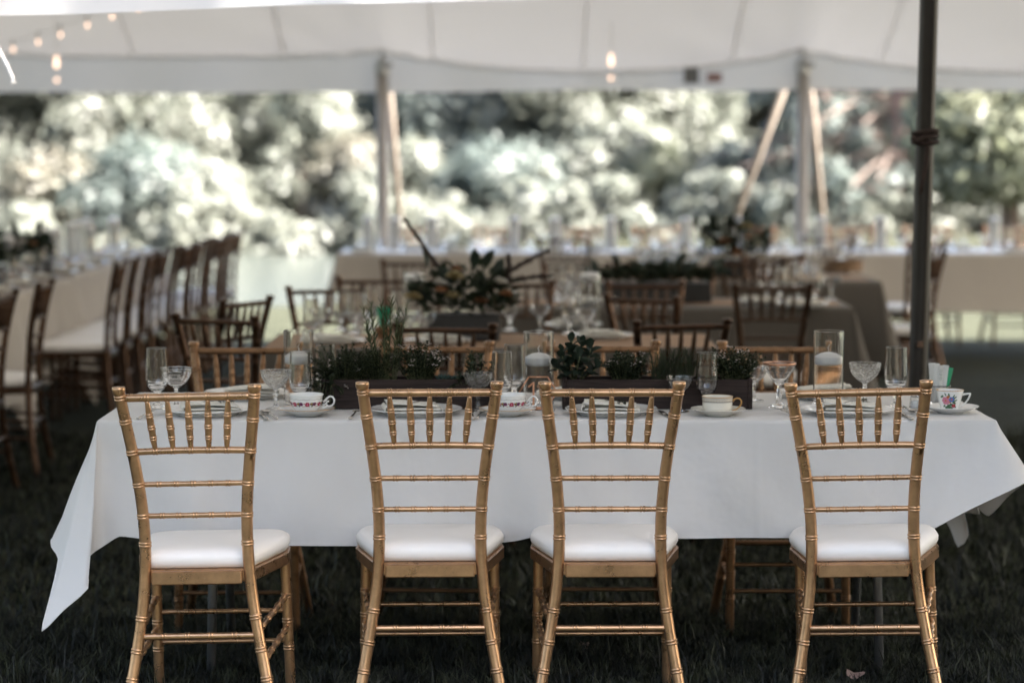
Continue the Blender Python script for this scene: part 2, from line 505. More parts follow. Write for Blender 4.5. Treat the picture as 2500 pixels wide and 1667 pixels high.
# ------------------------------------------------------------------ mesh builder
class MB:
    def __init__(s):
        s.v, s.f, s.mi, s.sm = [], [], [], []

    def add(s, vs, fs, mi=0, smooth=True):
        o = len(s.v)
        s.v.extend([tuple(map(float, p)) for p in vs])
        for f in fs:
            s.f.append(tuple(i + o for i in f))
            s.mi.append(mi)
            s.sm.append(smooth)

    def box(s, c, d, mi=0, rot=None, bev=0.0):
        hx, hy, hz = d[0] / 2, d[1] / 2, d[2] / 2
        if bev <= 0:
            vs = [Vector((x, y, z)) for z in (-hz, hz) for y in (-hy, hy) for x in (-hx, hx)]
            fs = [(0, 2, 3, 1), (4, 5, 7, 6), (0, 1, 5, 4), (2, 6, 7, 3), (0, 4, 6, 2), (1, 3, 7, 5)]
        else:
            b = min(bev, hx * .9, hy * .9, hz * .9)
            ring = lambda x, y, z: [Vector(p) for p in ((-x + b, -y, z), (x - b, -y, z), (x, -y + b, z), (x, y - b, z), (x - b, y, z), (-x + b, y, z), (-x, y - b, z), (-x, -y + b, z))]
            vs = ring(hx - b, hy - b, -hz) + ring(hx, hy, -hz + b) + ring(hx, hy, hz - b) + ring(hx - b, hy - b, hz)
            fs = [tuple(reversed(range(8))), tuple(range(24, 32))]
            for k in range(3):
                for i in range(8):
                    j = (i + 1) % 8
                    fs.append((k * 8 + i, k * 8 + j, k * 8 + 8 + j, k * 8 + 8 + i))
        if rot is not None:
            vs = [rot @ p for p in vs]
        c = Vector(c)
        s.add([p + c for p in vs], fs, mi, False)

    def tube(s, pts, rad, n=10, mi=0, caps=True, flat=1.0):
        pts = [Vector(p) for p in pts]
        if not hasattr(rad, '__len__'):
            rad = [rad] * len(pts)
        m = len(pts)
        tang = []
        for i in range(m):
            a = pts[max(0, i - 1)]
            b = pts[min(m - 1, i + 1)]
            t = (b - a)
            tang.append(t.normalized() if t.length > 1e-9 else Vector((0, 0, 1)))
        up = Vector((1, 0, 0)) if abs(tang[0].x) < 0.9 else Vector((0, 1, 0))
        nrm = (up - tang[0] * up.dot(tang[0])).normalized()
        vs, fs = [], []
        for i in range(m):
            nrm = (nrm - tang[i] * nrm.dot(tang[i])).normalized()
            bn = tang[i].cross(nrm)
            for k in range(n):
                a = 2 * PI * k / n
                vs.append(pts[i] + (nrm * math.cos(a) + bn * (math.sin(a) * flat)) * rad[i])
        for i in range(m - 1):
            for k in range(n):
                j = (k + 1) % n
                fs.append((i * n + k, i * n + j, (i + 1) * n + j, (i + 1) * n + k))
        if caps:
            fs.append(tuple(reversed(range(n))))
            fs.append(tuple((m - 1) * n + k for k in range(n)))
        s.add(vs, fs, mi)

    def lathe(s, prof, n=24, c=(0, 0, 0), mi=0, closed=False):
        # support rings beside every edge of a long span, so that smooth shading stays true
        full = list(prof) + ([prof[0]] if closed else [])
        out = []
        for (r0, z0), (r1, z1) in zip(full[:-1], full[1:]):
            out.append((r0, z0))
            ln = math.hypot(r1 - r0, z1 - z0)
            if ln > 0.007:
                f = 0.0009 / ln
                out.append((r0 + (r1 - r0) * f, z0 + (z1 - z0) * f))
                out.append((r1 + (r0 - r1) * f, z1 + (z0 - z1) * f))
        if not closed:
            out.append(full[-1])
        prof = out
        vs, fs = [], []
        idx = []
        for (r, z) in prof:
            if r < 1e-6:
                idx.append([len(vs)] * n)
                vs.append((c[0], c[1], c[2] + z))
            else:
                idx.append(list(range(len(vs), len(vs) + n)))
                for k in range(n):
                    a = 2 * PI * k / n
                    vs.append((c[0] + r * math.cos(a), c[1] + r * math.sin(a), c[2] + z))
        rows = len(prof)
        for i in range(rows - 1 + (1 if closed else 0)):
            A, B = idx[i], idx[(i + 1) % rows]
            for k in range(n):
                j = (k + 1) % n
                q = []
                for w in (A[k], A[j], B[j], B[k]):
                    if w not in q:
                        q.append(w)
                if len(q) >= 3:
                    fs.append(tuple(q))
        s.add(vs, fs, mi)

    def disc(s, c, nrm, up, rx, ry, n=8, mi=0):
        c, nrm = Vector(c), Vector(nrm).normalized()
        up = Vector(up)
        u = (up - nrm * up.dot(nrm)).normalized()
        w = u.cross(nrm)
        s.add([c + w * (rx * math.cos(2 * PI * k / n)) + u * (ry * math.sin(2 * PI * k / n)) for k in range(n)], [tuple(range(n))], mi)

    def build(s, name, mats, parent=None, weld=False):
        me = bpy.data.meshes.new(name)
        me.from_pydata(s.v, [], s.f)
        if not isinstance(mats, (list, tuple)):
            mats = [mats]
        for m in mats:
            me.materials.append(m)
        me.polygons.foreach_set('material_index', s.mi)
        me.polygons.foreach_set('use_smooth', s.sm)
        me.update()
        return link_mesh(name, me, parent)


def link_mesh(name, me, parent=None):
    o = bpy.data.objects.new(name, me)
    COL.objects.link(o)
    if parent is not None:
        o.parent = parent
    return o


def np_mesh(name, verts, quads, m, parent=None, smooth=False):
    """Many quads from numpy arrays, quickly."""
    me = bpy.data.meshes.new(name)
    nv, nq = len(verts), len(quads)
    k = quads.shape[1]
    me.vertices.add(nv)
    me.vertices.foreach_set('co', verts.astype(np.float32).ravel())
    me.loops.add(nq * k)
    me.loops.foreach_set('vertex_index', quads.astype(np.int32).ravel())
    me.polygons.add(nq)
    me.polygons.foreach_set('loop_start', np.arange(0, nq * k, k, dtype=np.int32))
    me.polygons.foreach_set('use_smooth', np.full(nq, smooth))
    me.materials.append(m)
    me.update(calc_edges=True)
    return link_mesh(name, me, parent)


def tag(o, label=None, cat=None, group=None, kind=None):
    if label:
        o['label'] = label
    if cat:
        o['category'] = cat
    if group:
        o['group'] = group
    if kind:
        o['kind'] = kind
    return o


def thing(name, label, cat, loc=(0, 0, 0), rz=0.0, group=None, tilt=0.0):
    o = bpy.data.objects.new(name, None)
    o.empty_display_size = 0.1
    COL.objects.link(o)
    o.location = loc
    o.rotation_euler = (0, tilt, rz)
    return tag(o, label, cat, group)


def copy_tree(o, loc=None, rz=None, label=None, group=None, parent=None, tilt=None, scale=None):
    c = o.copy()
    COL.objects.link(c)
    if parent is not None:
        c.parent = parent
    if loc is not None:
        c.location = loc
    if rz is not None:
        c.rotation_euler = (0, tilt or 0, rz)
    if scale is not None:
        c.scale = (scale,) * 3 if not hasattr(scale, '__len__') else scale
    if label:
        c['label'] = label
    if group:
        c['group'] = group
    for ch in list(o.children):
        copy_tree(ch, parent=c)
    return c


TANP = math.tan(R(PITCH))
COSP, SINP = math.cos(R(PITCH)), math.sin(R(PITCH))


def spot(px, py, Y=None, z=None):
    """A surveyed point of the place: sight line (photo pixel) met with a distance or a height."""
    u = (py - 833.5) / 5902.8
    t = (u + TANP) / (1 - u * TANP)
    if Y is None:
        Y = (CAM_H - z) / t
    zz = CAM_H - Y * t
    return Vector(((px - 1250) / 5902.8 * (Y * COSP + (CAM_H - zz) * SINP), Y, zz))


def smooth(a, b, x):
    t = min(1, max(0, (x - a) / (b - a)))
    return t * t * (3 - 2 * t)


def spline(keys, t):
    """Catmull-Rom through (t, value) keys; values are numbers or tuples."""
    if t <= keys[0][0]:
        return keys[0][1]
    if t >= keys[-1][0]:
        return keys[-1][1]
    for i in range(len(keys) - 1):
        if keys[i][0] <= t <= keys[i + 1][0]:
            break
    t0, p1 = keys[i]
    t1, p2 = keys[i + 1]
    w = (t - t0) / (t1 - t0)
    p0 = keys[i - 1][1] if i > 0 else p1
    p3 = keys[i + 2][1] if i + 2 < len(keys) else p2
    f = lambda a, b, c, d: 0.5 * (2 * b + (c - a) * w + (2 * a - 5 * b + 4 * c - d) * w * w + (3 * b - a - 3 * c + d) * w ** 3)
    if hasattr(p1, '__len__'):
        return tuple(f(a, b, c, d) for a, b, c, d in zip(p0, p1, p2, p3))
    return f(p0, p1, p2, p3)


# ------------------------------------------------------------------ ground, pond
def ground_z(x, y):
    e = math.sqrt(((x + 9) / 13.0) ** 2 + ((y - 34) / 9.0) ** 2)
    z = -0.03 * smooth(7.0, 8.0, y)
    z -= 0.95 * (1 - smooth(0.85, 1.28, e))
    z += 2.5 * smooth(60, 120, y)
    return z


def build_ground():
    ys = list(np.arange(-6, 6, 2.0)) + list(np.arange(6, 10, 0.25)) + list(np.arange(10, 48, 0.7)) + list(np.arange(48, 120, 6)) + [160, 250, 400]
    xs = [-400, -200, -100, -60] + list(np.arange(-40, -24, 4)) + list(np.arange(-24, 10, 0.7)) + list(np.arange(10, 40, 3)) + [60, 100, 200, 400]
    ys = [-400, -100, -30] + ys
    nx, ny = len(xs), len(ys)
    v = np.array([(x, y, ground_z(x, y)) for y in ys for x in xs])
    q = np.array([(j * nx + i, j * nx + i + 1, (j + 1) * nx + i + 1, (j + 1) * nx + i) for j in range(ny - 1) for i in range(nx - 1)])
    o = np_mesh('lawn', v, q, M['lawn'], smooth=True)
    tag(o, 'dark green lawn under the tent running to the pond', kind='structure')
    mb = MB()
    n = 72
    mb.add([(-9 + 13 * 1.18 * math.cos(2 * PI * k / n), 34 + 9 * 1.18 * math.sin(2 * PI * k / n), -0.42) for k in range(n)], [tuple(range(n))], 0, False)
    w = mb.build('pond_water', M['pond'])
    tag(w, 'still pale pond reflecting the trees beyond the tent', kind='structure')


build_ground()


def build_grass():
    """Mown turf blades: thick where the foreground shows single blades, thinner behind."""
    n1, n2 = 64000, 60000
    x = np.concatenate([RNG.uniform(-2.5, 2.5, n1), RNG.uniform(-5.0, 5.0, n2)])
    y = np.concatenate([RNG.uniform(6.35, 7.9, n1), RNG.uniform(7.9, 13.0, n2)])
    clump = np.sin(x * 7.3 + np.cos(y * 5.1) * 2) * np.cos(y * 8.7 + x * 3.0)
    h = RNG.uniform(0.02, 0.065, n1 + n2) * (1 + 0.45 * clump)
    tall = RNG.random(n1 + n2) < 0.05
    h[tall] *= 1.9
    w = RNG.uniform(0.0014, 0.0034, n1 + n2)
    w[n1:] *= 2.5
    a = RNG.uniform(0, 2 * PI, n1 + n2)
    lean = RNG.uniform(0.1, 1.0, n1 + n2) * h
    la = RNG.uniform(0, 2 * PI, n1 + n2)
    z0 = np.array([ground_z(float(p), float(q)) for p, q in zip(x, y)]) - 0.004
    dx, dy = np.cos(a) * w, np.sin(a) * w
    lx, ly = np.cos(la) * lean, np.sin(la) * lean
    P = np.stack([
        np.stack([x - dx, y - dy, z0], 1),
        np.stack([x + dx, y + dy, z0], 1),
        np.stack([x + dx * .7 + lx * .35, y + dy * .7 + ly * .35, z0 + h * .6], 1),
        np.stack([x - dx * .7 + lx * .35, y - dy * .7 + ly * .35, z0 + h * .6], 1),
        np.stack([x + lx, y + ly, z0 + h], 1)], 1).reshape(-1, 3)
    b = np.arange(n1 + n2)[:, None] * 5
    quads = np.concatenate([b + np.array([[0, 1, 2, 3]]), b + np.array([[3, 2, 4, 4]])], 0)
    # the tip as a slim quad with a split end keeps every face a quad
    P2 = P.reshape(-1, 5, 3)
    tip2 = P2[:, 4:5] + np.array([0.0004, 0, 0])
    P = np.concatenate([P2, tip2], 1).reshape(-1, 3)
    b = np.arange(n1 + n2)[:, None] * 6
    quads = np.concatenate([b + np.array([[0, 1, 2, 3]]), b + np.array([[3, 2, 5, 4]])], 0)
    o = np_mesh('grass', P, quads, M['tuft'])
    tag(o, 'short dark grass blades growing under the tables and chairs', 'grass', kind='stuff')


build_grass()


# ------------------------------------------------------------------ tent
POLE_X = [-7.42, -4.21, -0.992, 2.224, 5.44, 8.66]
EAVE_Y, FRONT_Y, RIDGE_Y = 18.6, 5.4, 12.0


def eave_sag(x):
    for a, b in zip(POLE_X[:-1], POLE_X[1:]):
        if a <= x <= b:
            f = (x - a) / (b - a)
            s = 0.15 if a > -2 else 0.03
            return s * (1 - abs(2 * f - 1) ** 1.7)
    return 0.05


def roof_z(x, y):
    t = abs(y - RIDGE_Y) / 6.6
    z = 2.235 + 2.4 * (1 - t)
    d = EAVE_Y - y
    z -= eave_sag(x) * math.exp(-d / 0.9)
    for px in POLE_X:                     # cloth pulled up in folds over each eave pole
        dx = x - px
        z += 0.022 * math.exp(-(dx / 0.22) ** 2) * math.exp(-d / 1.2)
        z += 0.012 * math.cos(14 * math.atan2(dx, d + 0.35)) * math.exp(-((dx * dx + d * d) ** 0.5) / 1.1)
    if y < 8:
        z -= 0.02 * math.sin(x * 1.7)
    return z


def build_tent():
    t = thing('tent', 'large white vinyl pole tent roofing over the dining tables', 'tent', (0, EAVE_Y, 0))
    xs = list(np.arange(-13, -5, 0.8)) + list(np.arange(-5, 7, 0.12)) + list(np.arange(7, 12.1, 0.8))
    ys = list(np.arange(5.4, 15.0, 0.735)) + list(np.arange(15, 17.6, 0.25)) + list(np.arange(17.6, 18.61, 0.1))
    nx, ny = len(xs), len(ys)
    v = np.array([(x, y - EAVE_Y, roof_z(x, y)) for y in ys for x in xs])
    q = np.array([(j * nx + i, j * nx + i + 1, (j + 1) * nx + i + 1, (j + 1) * nx + i) for j in range(ny - 1) for i in range(nx - 1)])
    np_mesh('canopy', v, q, M['tent'], t, True)

    # welded panel seams and the webbing over each pole
    for k, sx in enumerate([-12.0 + 1.14 * i for i in range(21)]):
        mb = MB()
        ww = .028 if k % 3 else .04
        vs, fs = [], []
        yy = list(np.arange(7, 17.5, .5)) + list(np.arange(17.5, 18.59, .08))
        for y in yy:
            for dx in (-ww / 2, ww / 2):
                vs.append((sx + dx, y - EAVE_Y, roof_z(sx + dx, y) - .006))
        for i in range(len(yy) - 1):
            fs.append((2 * i, 2 * i + 2, 2 * i + 3, 2 * i + 1))
        mb.add(vs, fs)
        mb.build('seam', M['seam'], t)

    def valance(name, y, top, bottom, thick=0.012):
        rows = 7
        vs = []
        for j in range(rows + 1):
            f = j / rows
            for x in xs:
                zt, zb = top(x), bottom(x)
                rip = 0.022 * f * math.sin(x * 5.1 + 0.6 * math.sin(x * 2.3)) + 0.008 * f * math.sin(x * 17)
                vs.append((x, y - EAVE_Y + rip, zt + (zb - zt) * f))
        q = np.array([(j * nx + i, j * nx + i + 1, (j + 1) * nx + i + 1, (j + 1) * nx + i) for j in range(rows) for i in range(nx - 1)])
        return np_mesh(name, np.array(vs), q, M['valance'] if y > 10 else M['tent'], t, True)
    # eave rope sewn into the cloth, sagging from pole to pole
    mb = MB()
    mb.tube([(x, -0.012, roof_z(x, EAVE_Y) - .012) for x in np.arange(-9, 9, .1)], .013, 6)
    mb.build('eave_rope', M['seam'], t)
    valance('valance', EAVE_Y, lambda x: roof_z(x, EAVE_Y), lambda x: 1.925 + 0.022 * smooth(-2, 1, x) + 0.006 * math.sin(x * 3))
    valance('valance', FRONT_Y, lambda x: roof_z(x, FRONT_Y), lambda x: 1.863 + 0.027 * (x + 0.18) + 0.002 * math.sin(x * 9) - 0.006 * smooth(-.7, -1.3, x))
    # printed makers' patches sewn on the valance
    mb = MB()
    c = spot(1688, 185, Y=EAVE_Y - 0.05)
    mb.box(c - Vector((0, EAVE_Y, 0)), (0.115, 0.004, 0.12), 0)
    a = mb.build('sewn_patch', M['tag_dark'], t)
    mb = MB()
    c = spot(1744, 190, Y=EAVE_Y - 0.05)
    mb.box(c - Vector((0, EAVE_Y, 0)), (0.115, 0.004, 0.075), 0)
    b = mb.build('sewn_patch', M['tag_red'], t)
    a['label'] = 'dark sewn patch on the valance'
    b['label'] = 'faded red sewn patch on the valance'


build_tent()


def eave_pole(x, label):
    t = thing('tent_pole', label, 'tent pole', (x, EAVE_Y - 0.03, ground_z(x, EAVE_Y)), 0, 'pale poles along the far tent eave')
    mb = MB()
    mb.tube([(0, 0, -0.02), (0, 0, 1.0), (0, 0, 2.20)], [0.052, 0.05, 0.044], 14)
    mb.build('shaft', M['pole_wood'], t)
    mb = MB()
    mb.lathe([(0, 0), (0.058, 0), (0.058, 0.10), (0.03, 0.12), (0.012, 0.13), (0.012, 0.24), (0, 0.25)], 14, (0, 0, 2.10))
    mb.build('cap', M['steel'], t)
    mb = MB()
    mb.lathe([(0, -.03), (0.03, -0.02), (0.034, 0), (0.03, .02), (0, .03)], 10, (0.05, -0.06, 2.17))
    mb.build('bolt', M['chrome'], t)
    return t


eave_pole(-0.992, 'single pale tent pole with one slanted strap by the pond')
eave_pole(2.224, 'pale tent pole between two slanting straps')


def strap(name, x, top_dx, stake, label):
    a = Vector((x + top_dx, EAVE_Y + 0.10, 2.04))
    b = Vector(stake)
    t = thing(name, label, 'strap', (b.x, b.y, ground_z(b.x, b.y)), 0, 'slanting tent straps')
    o = t.location
    d = (a - b).normalized()
    mb = MB()
    side = Vector((1, 0, 0))
    mb.tube([b - o + d * .18, b - o + d * 1.0, a - o], [0.028] * 3, 8, 0, True, 0.25)
    mb.build('webbing', M['strap'], t)
    mb = MB()
    mb.tube([b - o - d * 0.15, b - o + Vector((0, 0.05, 0.28))], [0.012, 0.012], 8)
    mb.build('stake', M['steel'], t)


strap('tension_strap', 2.224, -0.10, (1.59, 21.1, -0.05), 'tan strap slanting down to the left of the right tent pole')
strap('tension_strap', 2.224, 0.06, (2.80, 21.1, -0.05), 'tan strap slanting steeply at right of the right tent pole')
strap('tension_strap', -0.992, 0.04, (-.92, 21.1, -0.05), 'pale strap beside the single tent pole by the pond')


def quarter_pole():
    t = thing('tent_pole', 'dark weathered inner pole with knotted rope beside the dining table', 'tent pole', (1.455, 8.7, -0.03), R(-9.5))
    r, n = 0.0335, 20
    top = roof_z(1.5, 8.7) + 0.03
    zs = [0, 0.4, 0.845, 0.871, 1.3, 1.62, 2.2, top]
    mb = MB()
    vs, fs = [], []
    lean = 0.016
    for z in zs:
        for rr in (r, r - 0.004):
            for k in range(n):
                a = 2 * PI * (k + 0.5) / n
                vs.append((rr * math.cos(a) + lean * z, rr * math.sin(a), z))
    hole = {n // 4 - 1, n // 4, 3 * n // 4 - 1, 3 * n // 4}
    hole = {k for k in range(n) if abs(math.sin(2 * PI * (k + 1) / n)) > 0.94}
    for i in range(len(zs) - 1):
        for k in range(n):
            if i == 2 and k in hole:
                continue
            j = (k + 1) % n
            o0, o1 = i * 2 * n, (i + 1) * 2 * n
            fs.append((o0 + k, o0 + j, o1 + j, o1 + k))
            fs.append((o0 + n + j, o0 + n + k, o1 + n + k, o1 + n + j))
    for k in range(n):
        j = (k + 1) % n
        fs.append((j, k, n + k, n + j))
    mb.add(vs, fs)
    mb.build('shaft', M['dark_steel'], t)
    mb = MB()
    for k, zz in enumerate((1.585, 1.602, 1.618)):
        pts = [((r + 0.009) * math.cos(a) + lean * zz, (r + 0.009) * math.sin(a), zz + 0.006 * math.sin(a * 1 + k)) for a in np.linspace(0, 2 * PI, 25)]
        mb.tube(pts, 0.0095, 8)
    mb.tube([(0.03, -0.03, 1.60), (0.035, -0.042, 1.56), (0.03, -0.045, 1.50), (0.018, -0.043, 1.44), (0.012, -0.042, 1.40)], [0.010, 0.010, 0.009, 0.008, 0.006], 8)
    mb.tube([(-0.02, -0.04, 1.60), (0.0, -0.05, 1.585), (0.02, -0.045, 1.60), (0.035, -0.03, 1.615)], 0.011, 8)
    mb.build('knotted_rope', M['twig'], t)


quarter_pole()


def loose_rope():
    p0 = spot(-30, 60, Y=5.3)
    p1 = spot(2, 130, Y=5.3)
    p2 = spot(18, 160, Y=5.28)
    p3 = spot(31, 192, Y=5.28)
    t = thing('rope', 'frayed white rope end hanging at the upper left edge', 'rope', p0)
    mb = MB()
    top = Vector((p0.x - .03, FRONT_Y - 0.03, 2.05))
    for k in range(3):
        pts, base = [], [top, p0, p1, p2, p3]
        for i in range(41):
            f = i / 40 * 4
            j = min(3, int(f))
            p = base[j].lerp(base[j + 1], f - j)
            a = i * 0.55 + k * 2 * PI / 3
            pts.append(p - p0 + Vector((math.cos(a), math.sin(a), 0)) * 0.0017)
        mb.tube(pts, 0.0019, 6)
    mb.build('strands', M['rope'], t)
    mb = MB()
    for k in range(9):
        e = p3 - p0
        mb.tube([e, e + Vector((random.uniform(-.004, .006), random.uniform(-.004, .004), -0.006)), e + Vector((random.uniform(-.006, .012), 0, -random.uniform(0.010, 0.018)))], 0.0005, 4)
    mb.build('frayed_end', M['rope'], t)


loose_rope()


def string_lights():
    px = [(-40, 146), (32, 122), (93, 104), (148, 86), (213, 63), (274, 41), (338, 22), (400, -2)]
    pts = []
    for i, (a, b) in enumerate(px):
        pts.append(spot(a, b, Y=17.6 - 0.3 * i))
    t = thing('string_lights', 'string of small warm bulbs hanging under the tent roof', 'string lights', pts[0])
    o = pts[0]
    mb = MB()
    line = []
    for i in range(len(pts) - 1):
        for k in range(6):
            f = k / 6
            p = pts[i].lerp(pts[i + 1], f) - o
            p.z += 0.07 - 0.02 * math.sin(PI * f)
            line.append(p)
    line.append(pts[-1] - o + Vector((0, 0, .07)))
    mb.tube(line, 0.0022, 6)
    mb.build('cord', M['wire'], t)
    first = None
    for i, p in enumerate(pts[1:-1]):
        if first is None:
            mb = MB()
            mb.lathe([(0, 0), (0.006, 0.003), (0.009, 0.012), (0.008, 0.028), (0.006, 0.036), (0, 0.037)], 10, (0, 0, -0.018))
            b = mb.build('bulb', M['bulb'], t)
            mb = MB()
            mb.tube([(0, 0, 0.018), (0, 0, 0.075)], 0.008, 8)
            s = mb.build('socket', M['wire'], b)
            b.location = p - o
            first = b
        else:
            copy_tree(first, loc=p - o, parent=t)


string_lights()


def hanging_lamp(p, label):
    t = thing('hanging_lamp', label, 'lamp', p, 0, 'warm lamps hung below the tent eave')
    mb = MB()
    mb.tube([(0, 0, 0.06), (0, 0, roof_z(p[0], p[1]) - p[2])], 0.003, 6)
    mb.build('cord', M['wire'], t)
    mb = MB()
    mb.lathe([(0, -0.028), (0.012, -0.022), (0.018, 0), (0.015, 0.02), (0.012, 0.035), (0.012, 0.06), (0, 0.06)], 14)
    mb.build('bulb', M['bulb'], t)
    mb = MB()
    mb.lathe([(0, -0.018), (0.010, -0.012), (0.013, 0), (0.008, 0.014), (0, 0.018)], 10, (0, 0, -0.115))
    mb.build('drop_bulb', M['bulb'], t)


hanging_lamp(spot(138, 158, Y=17.9), 'warm lamp glowing under the eave below the string of bulbs')
hanging_lamp(spot(1492, 153, Y=17.9), 'warm lamp glowing under the eave near the sewn patches')


# ------------------------------------------------------------------ trees beyond the pond and lawn
def leaf_cloud(centers, radii, per, size, rng, up=0.35):
    """Leaf quads scattered round many clump centres; returns vertices, quads."""
    C = np.repeat(centers, per, 0)
    Rr = np.repeat(radii, per, 0)
    n = len(C)
    d = rng.normal(size=(n, 3))
    d /= np.linalg.norm(d, axis=1, keepdims=True)
    rad = Rr * (0.62 + np.abs(rng.normal(0.22, 0.26, n)))
    P = C + d * rad[:, None] * np.array([1, 1, 0.8])
    nr = d + rng.normal(size=(n, 3)) * 0.27 + np.array([0, 0, up])
    nr /= np.linalg.norm(nr, axis=1, keepdims=True)
    a = rng.normal(size=(n, 3))
    u = np.cross(nr, a)
    u /= np.linalg.norm(u, axis=1, keepdims=True) + 1e-9
    w = np.cross(nr, u)
    s = (size * rng.uniform(0.6, 1.35, n))[:, None]
    V = np.stack([P - u * s, P + w * s * 0.45, P + u * s, P - w * s * 0.45], 1).reshape(-1, 3)
    Q = np.arange(n * 4).reshape(-1, 4)
    return V, Q


def tree(x, y, h, rad, m, label, name='tree', clumps=120, per=300, size=0.10, seed=0, low=0.0, bark='bark', trunk_r=0.16, shape=1.0, bush=False):
    rng = np.random.default_rng(seed + 100)
    g = ground_z(x, y)
    t = thing(name, label, 'shrub' if bush else 'tree', (x, y, g), 0, 'trees and shrubs beyond the pond')
    nl = int(clumps * 0.72)
    zc = np.concatenate([rng.uniform(low + 0.25, min(h, low + 4.6), nl), rng.uniform(min(h - .4, low + 3.5), h, clumps - nl)])
    f = np.clip((zc - low) / max(h - low, .1), 0, 1)
    prof = np.sqrt(np.clip(1 - (2 * f ** shape - 0.75) ** 2 / 1.65, 0.03, 1))
    ang = rng.uniform(0, 2 * PI, clumps)
    rr = rad * prof * np.sqrt(rng.uniform(0.25, 1.15, clumps))
    cen = np.stack([rr * np.cos(ang), rr * np.sin(ang), zc], 1)
    rc = rng.uniform(0.35, 0.92, clumps) * (0.62 if bush else 0.75 + rad * 0.12)
    V, Q = leaf_cloud(cen, rc, per, size, rng)
    np_mesh('crown', V, Q, M[m], t)
    mb = MB()
    lean = rng.uniform(-0.25, 0.25, 2)
    top = h * 0.82
    mb.tube([(lean[0] * f * f, lean[1] * f * f, f * top) for f in np.linspace(0, 1, 7)], [trunk_r * (1.25 - 0.25 * min(1, f * 6)) * (1 - 0.8 * f) + 0.012 for f in np.linspace(0, 1, 7)], 9)
    mb.build('trunk', M[bark], t)
    mb = MB()
    for k in rng.choice(clumps, min(16, clumps), replace=False):
        c = cen[k]
        z0 = max(0.2, c[2] * 0.62)
        mb.tube([(0, 0, z0), (c[0] * .45, c[1] * .45, z0 + (c[2] - z0) * .6), tuple(c)], [trunk_r * .28, trunk_r * .18, 0.01], 5)
    mb.build('limbs', M[bark], t)
    return t


def spruce(x, y, label):
    """Tall conifer with a red-brown trunk and long drooping, mostly bare lower branches."""
    rng = np.random.default_rng(5)
    g = ground_z(x, y)
    t = thing('spruce_tree', label, 'tree', (x, y, g), 0, 'trees and shrubs beyond the pond')
    mb = MB()
    mb.tube([(0, 0, -0.1), (0, 0, 1), (0.03, 0, 3), (0, 0, 7), (0, 0, 12)], [0.22, 0.17, 0.155, 0.12, 0.02], 10)
    mb.build('trunk', M['red_bark'], t)
    cen, rc = [], []
    mb = MB()
    for k in range(130):
        z = rng.uniform(0.7, 4.4) if k < 105 else rng.uniform(4, 11)
        a = rng.uniform(0, 2 * PI)
        ln = rng.uniform(1.8, 4.4) * (1 - z / 16)
        c, s = math.cos(a), math.sin(a)
        pts = []
        for f in np.linspace(0, 1, 6):
            pts.append((c * ln * f, s * ln * f, z + 0.5 * f - 1.25 * f * f + 0.35 * f ** 3))
        mb.tube(pts, [0.032 * (1 - .8 * f) + .004 for f in np.linspace(0, 1, 6)], 5)
        for q in range(7):
            f = rng.uniform(0.35, 1)
            b = Vector(pts[2]).lerp(Vector(pts[5]), f)
            e = b + Vector((rng.uniform(-.5, .5), rng.uniform(-.5, .5), rng.uniform(-.35, .05)))
            mb.tube([b, b.lerp(e, .5) + Vector((0, 0, .03)), e], [0.014, 0.011, 0.004], 3)
            if rng.random() < 0.33:
                cen.append(tuple(e))
                rc.append(rng.uniform(0.15, 0.32))
    mb.build('branches', M['dead_twig'], t)
    V, Q = leaf_cloud(np.array(cen), np.array(rc), 60, 0.085, rng)
    np_mesh('crown', V, Q, M['teal_leaf'], t)


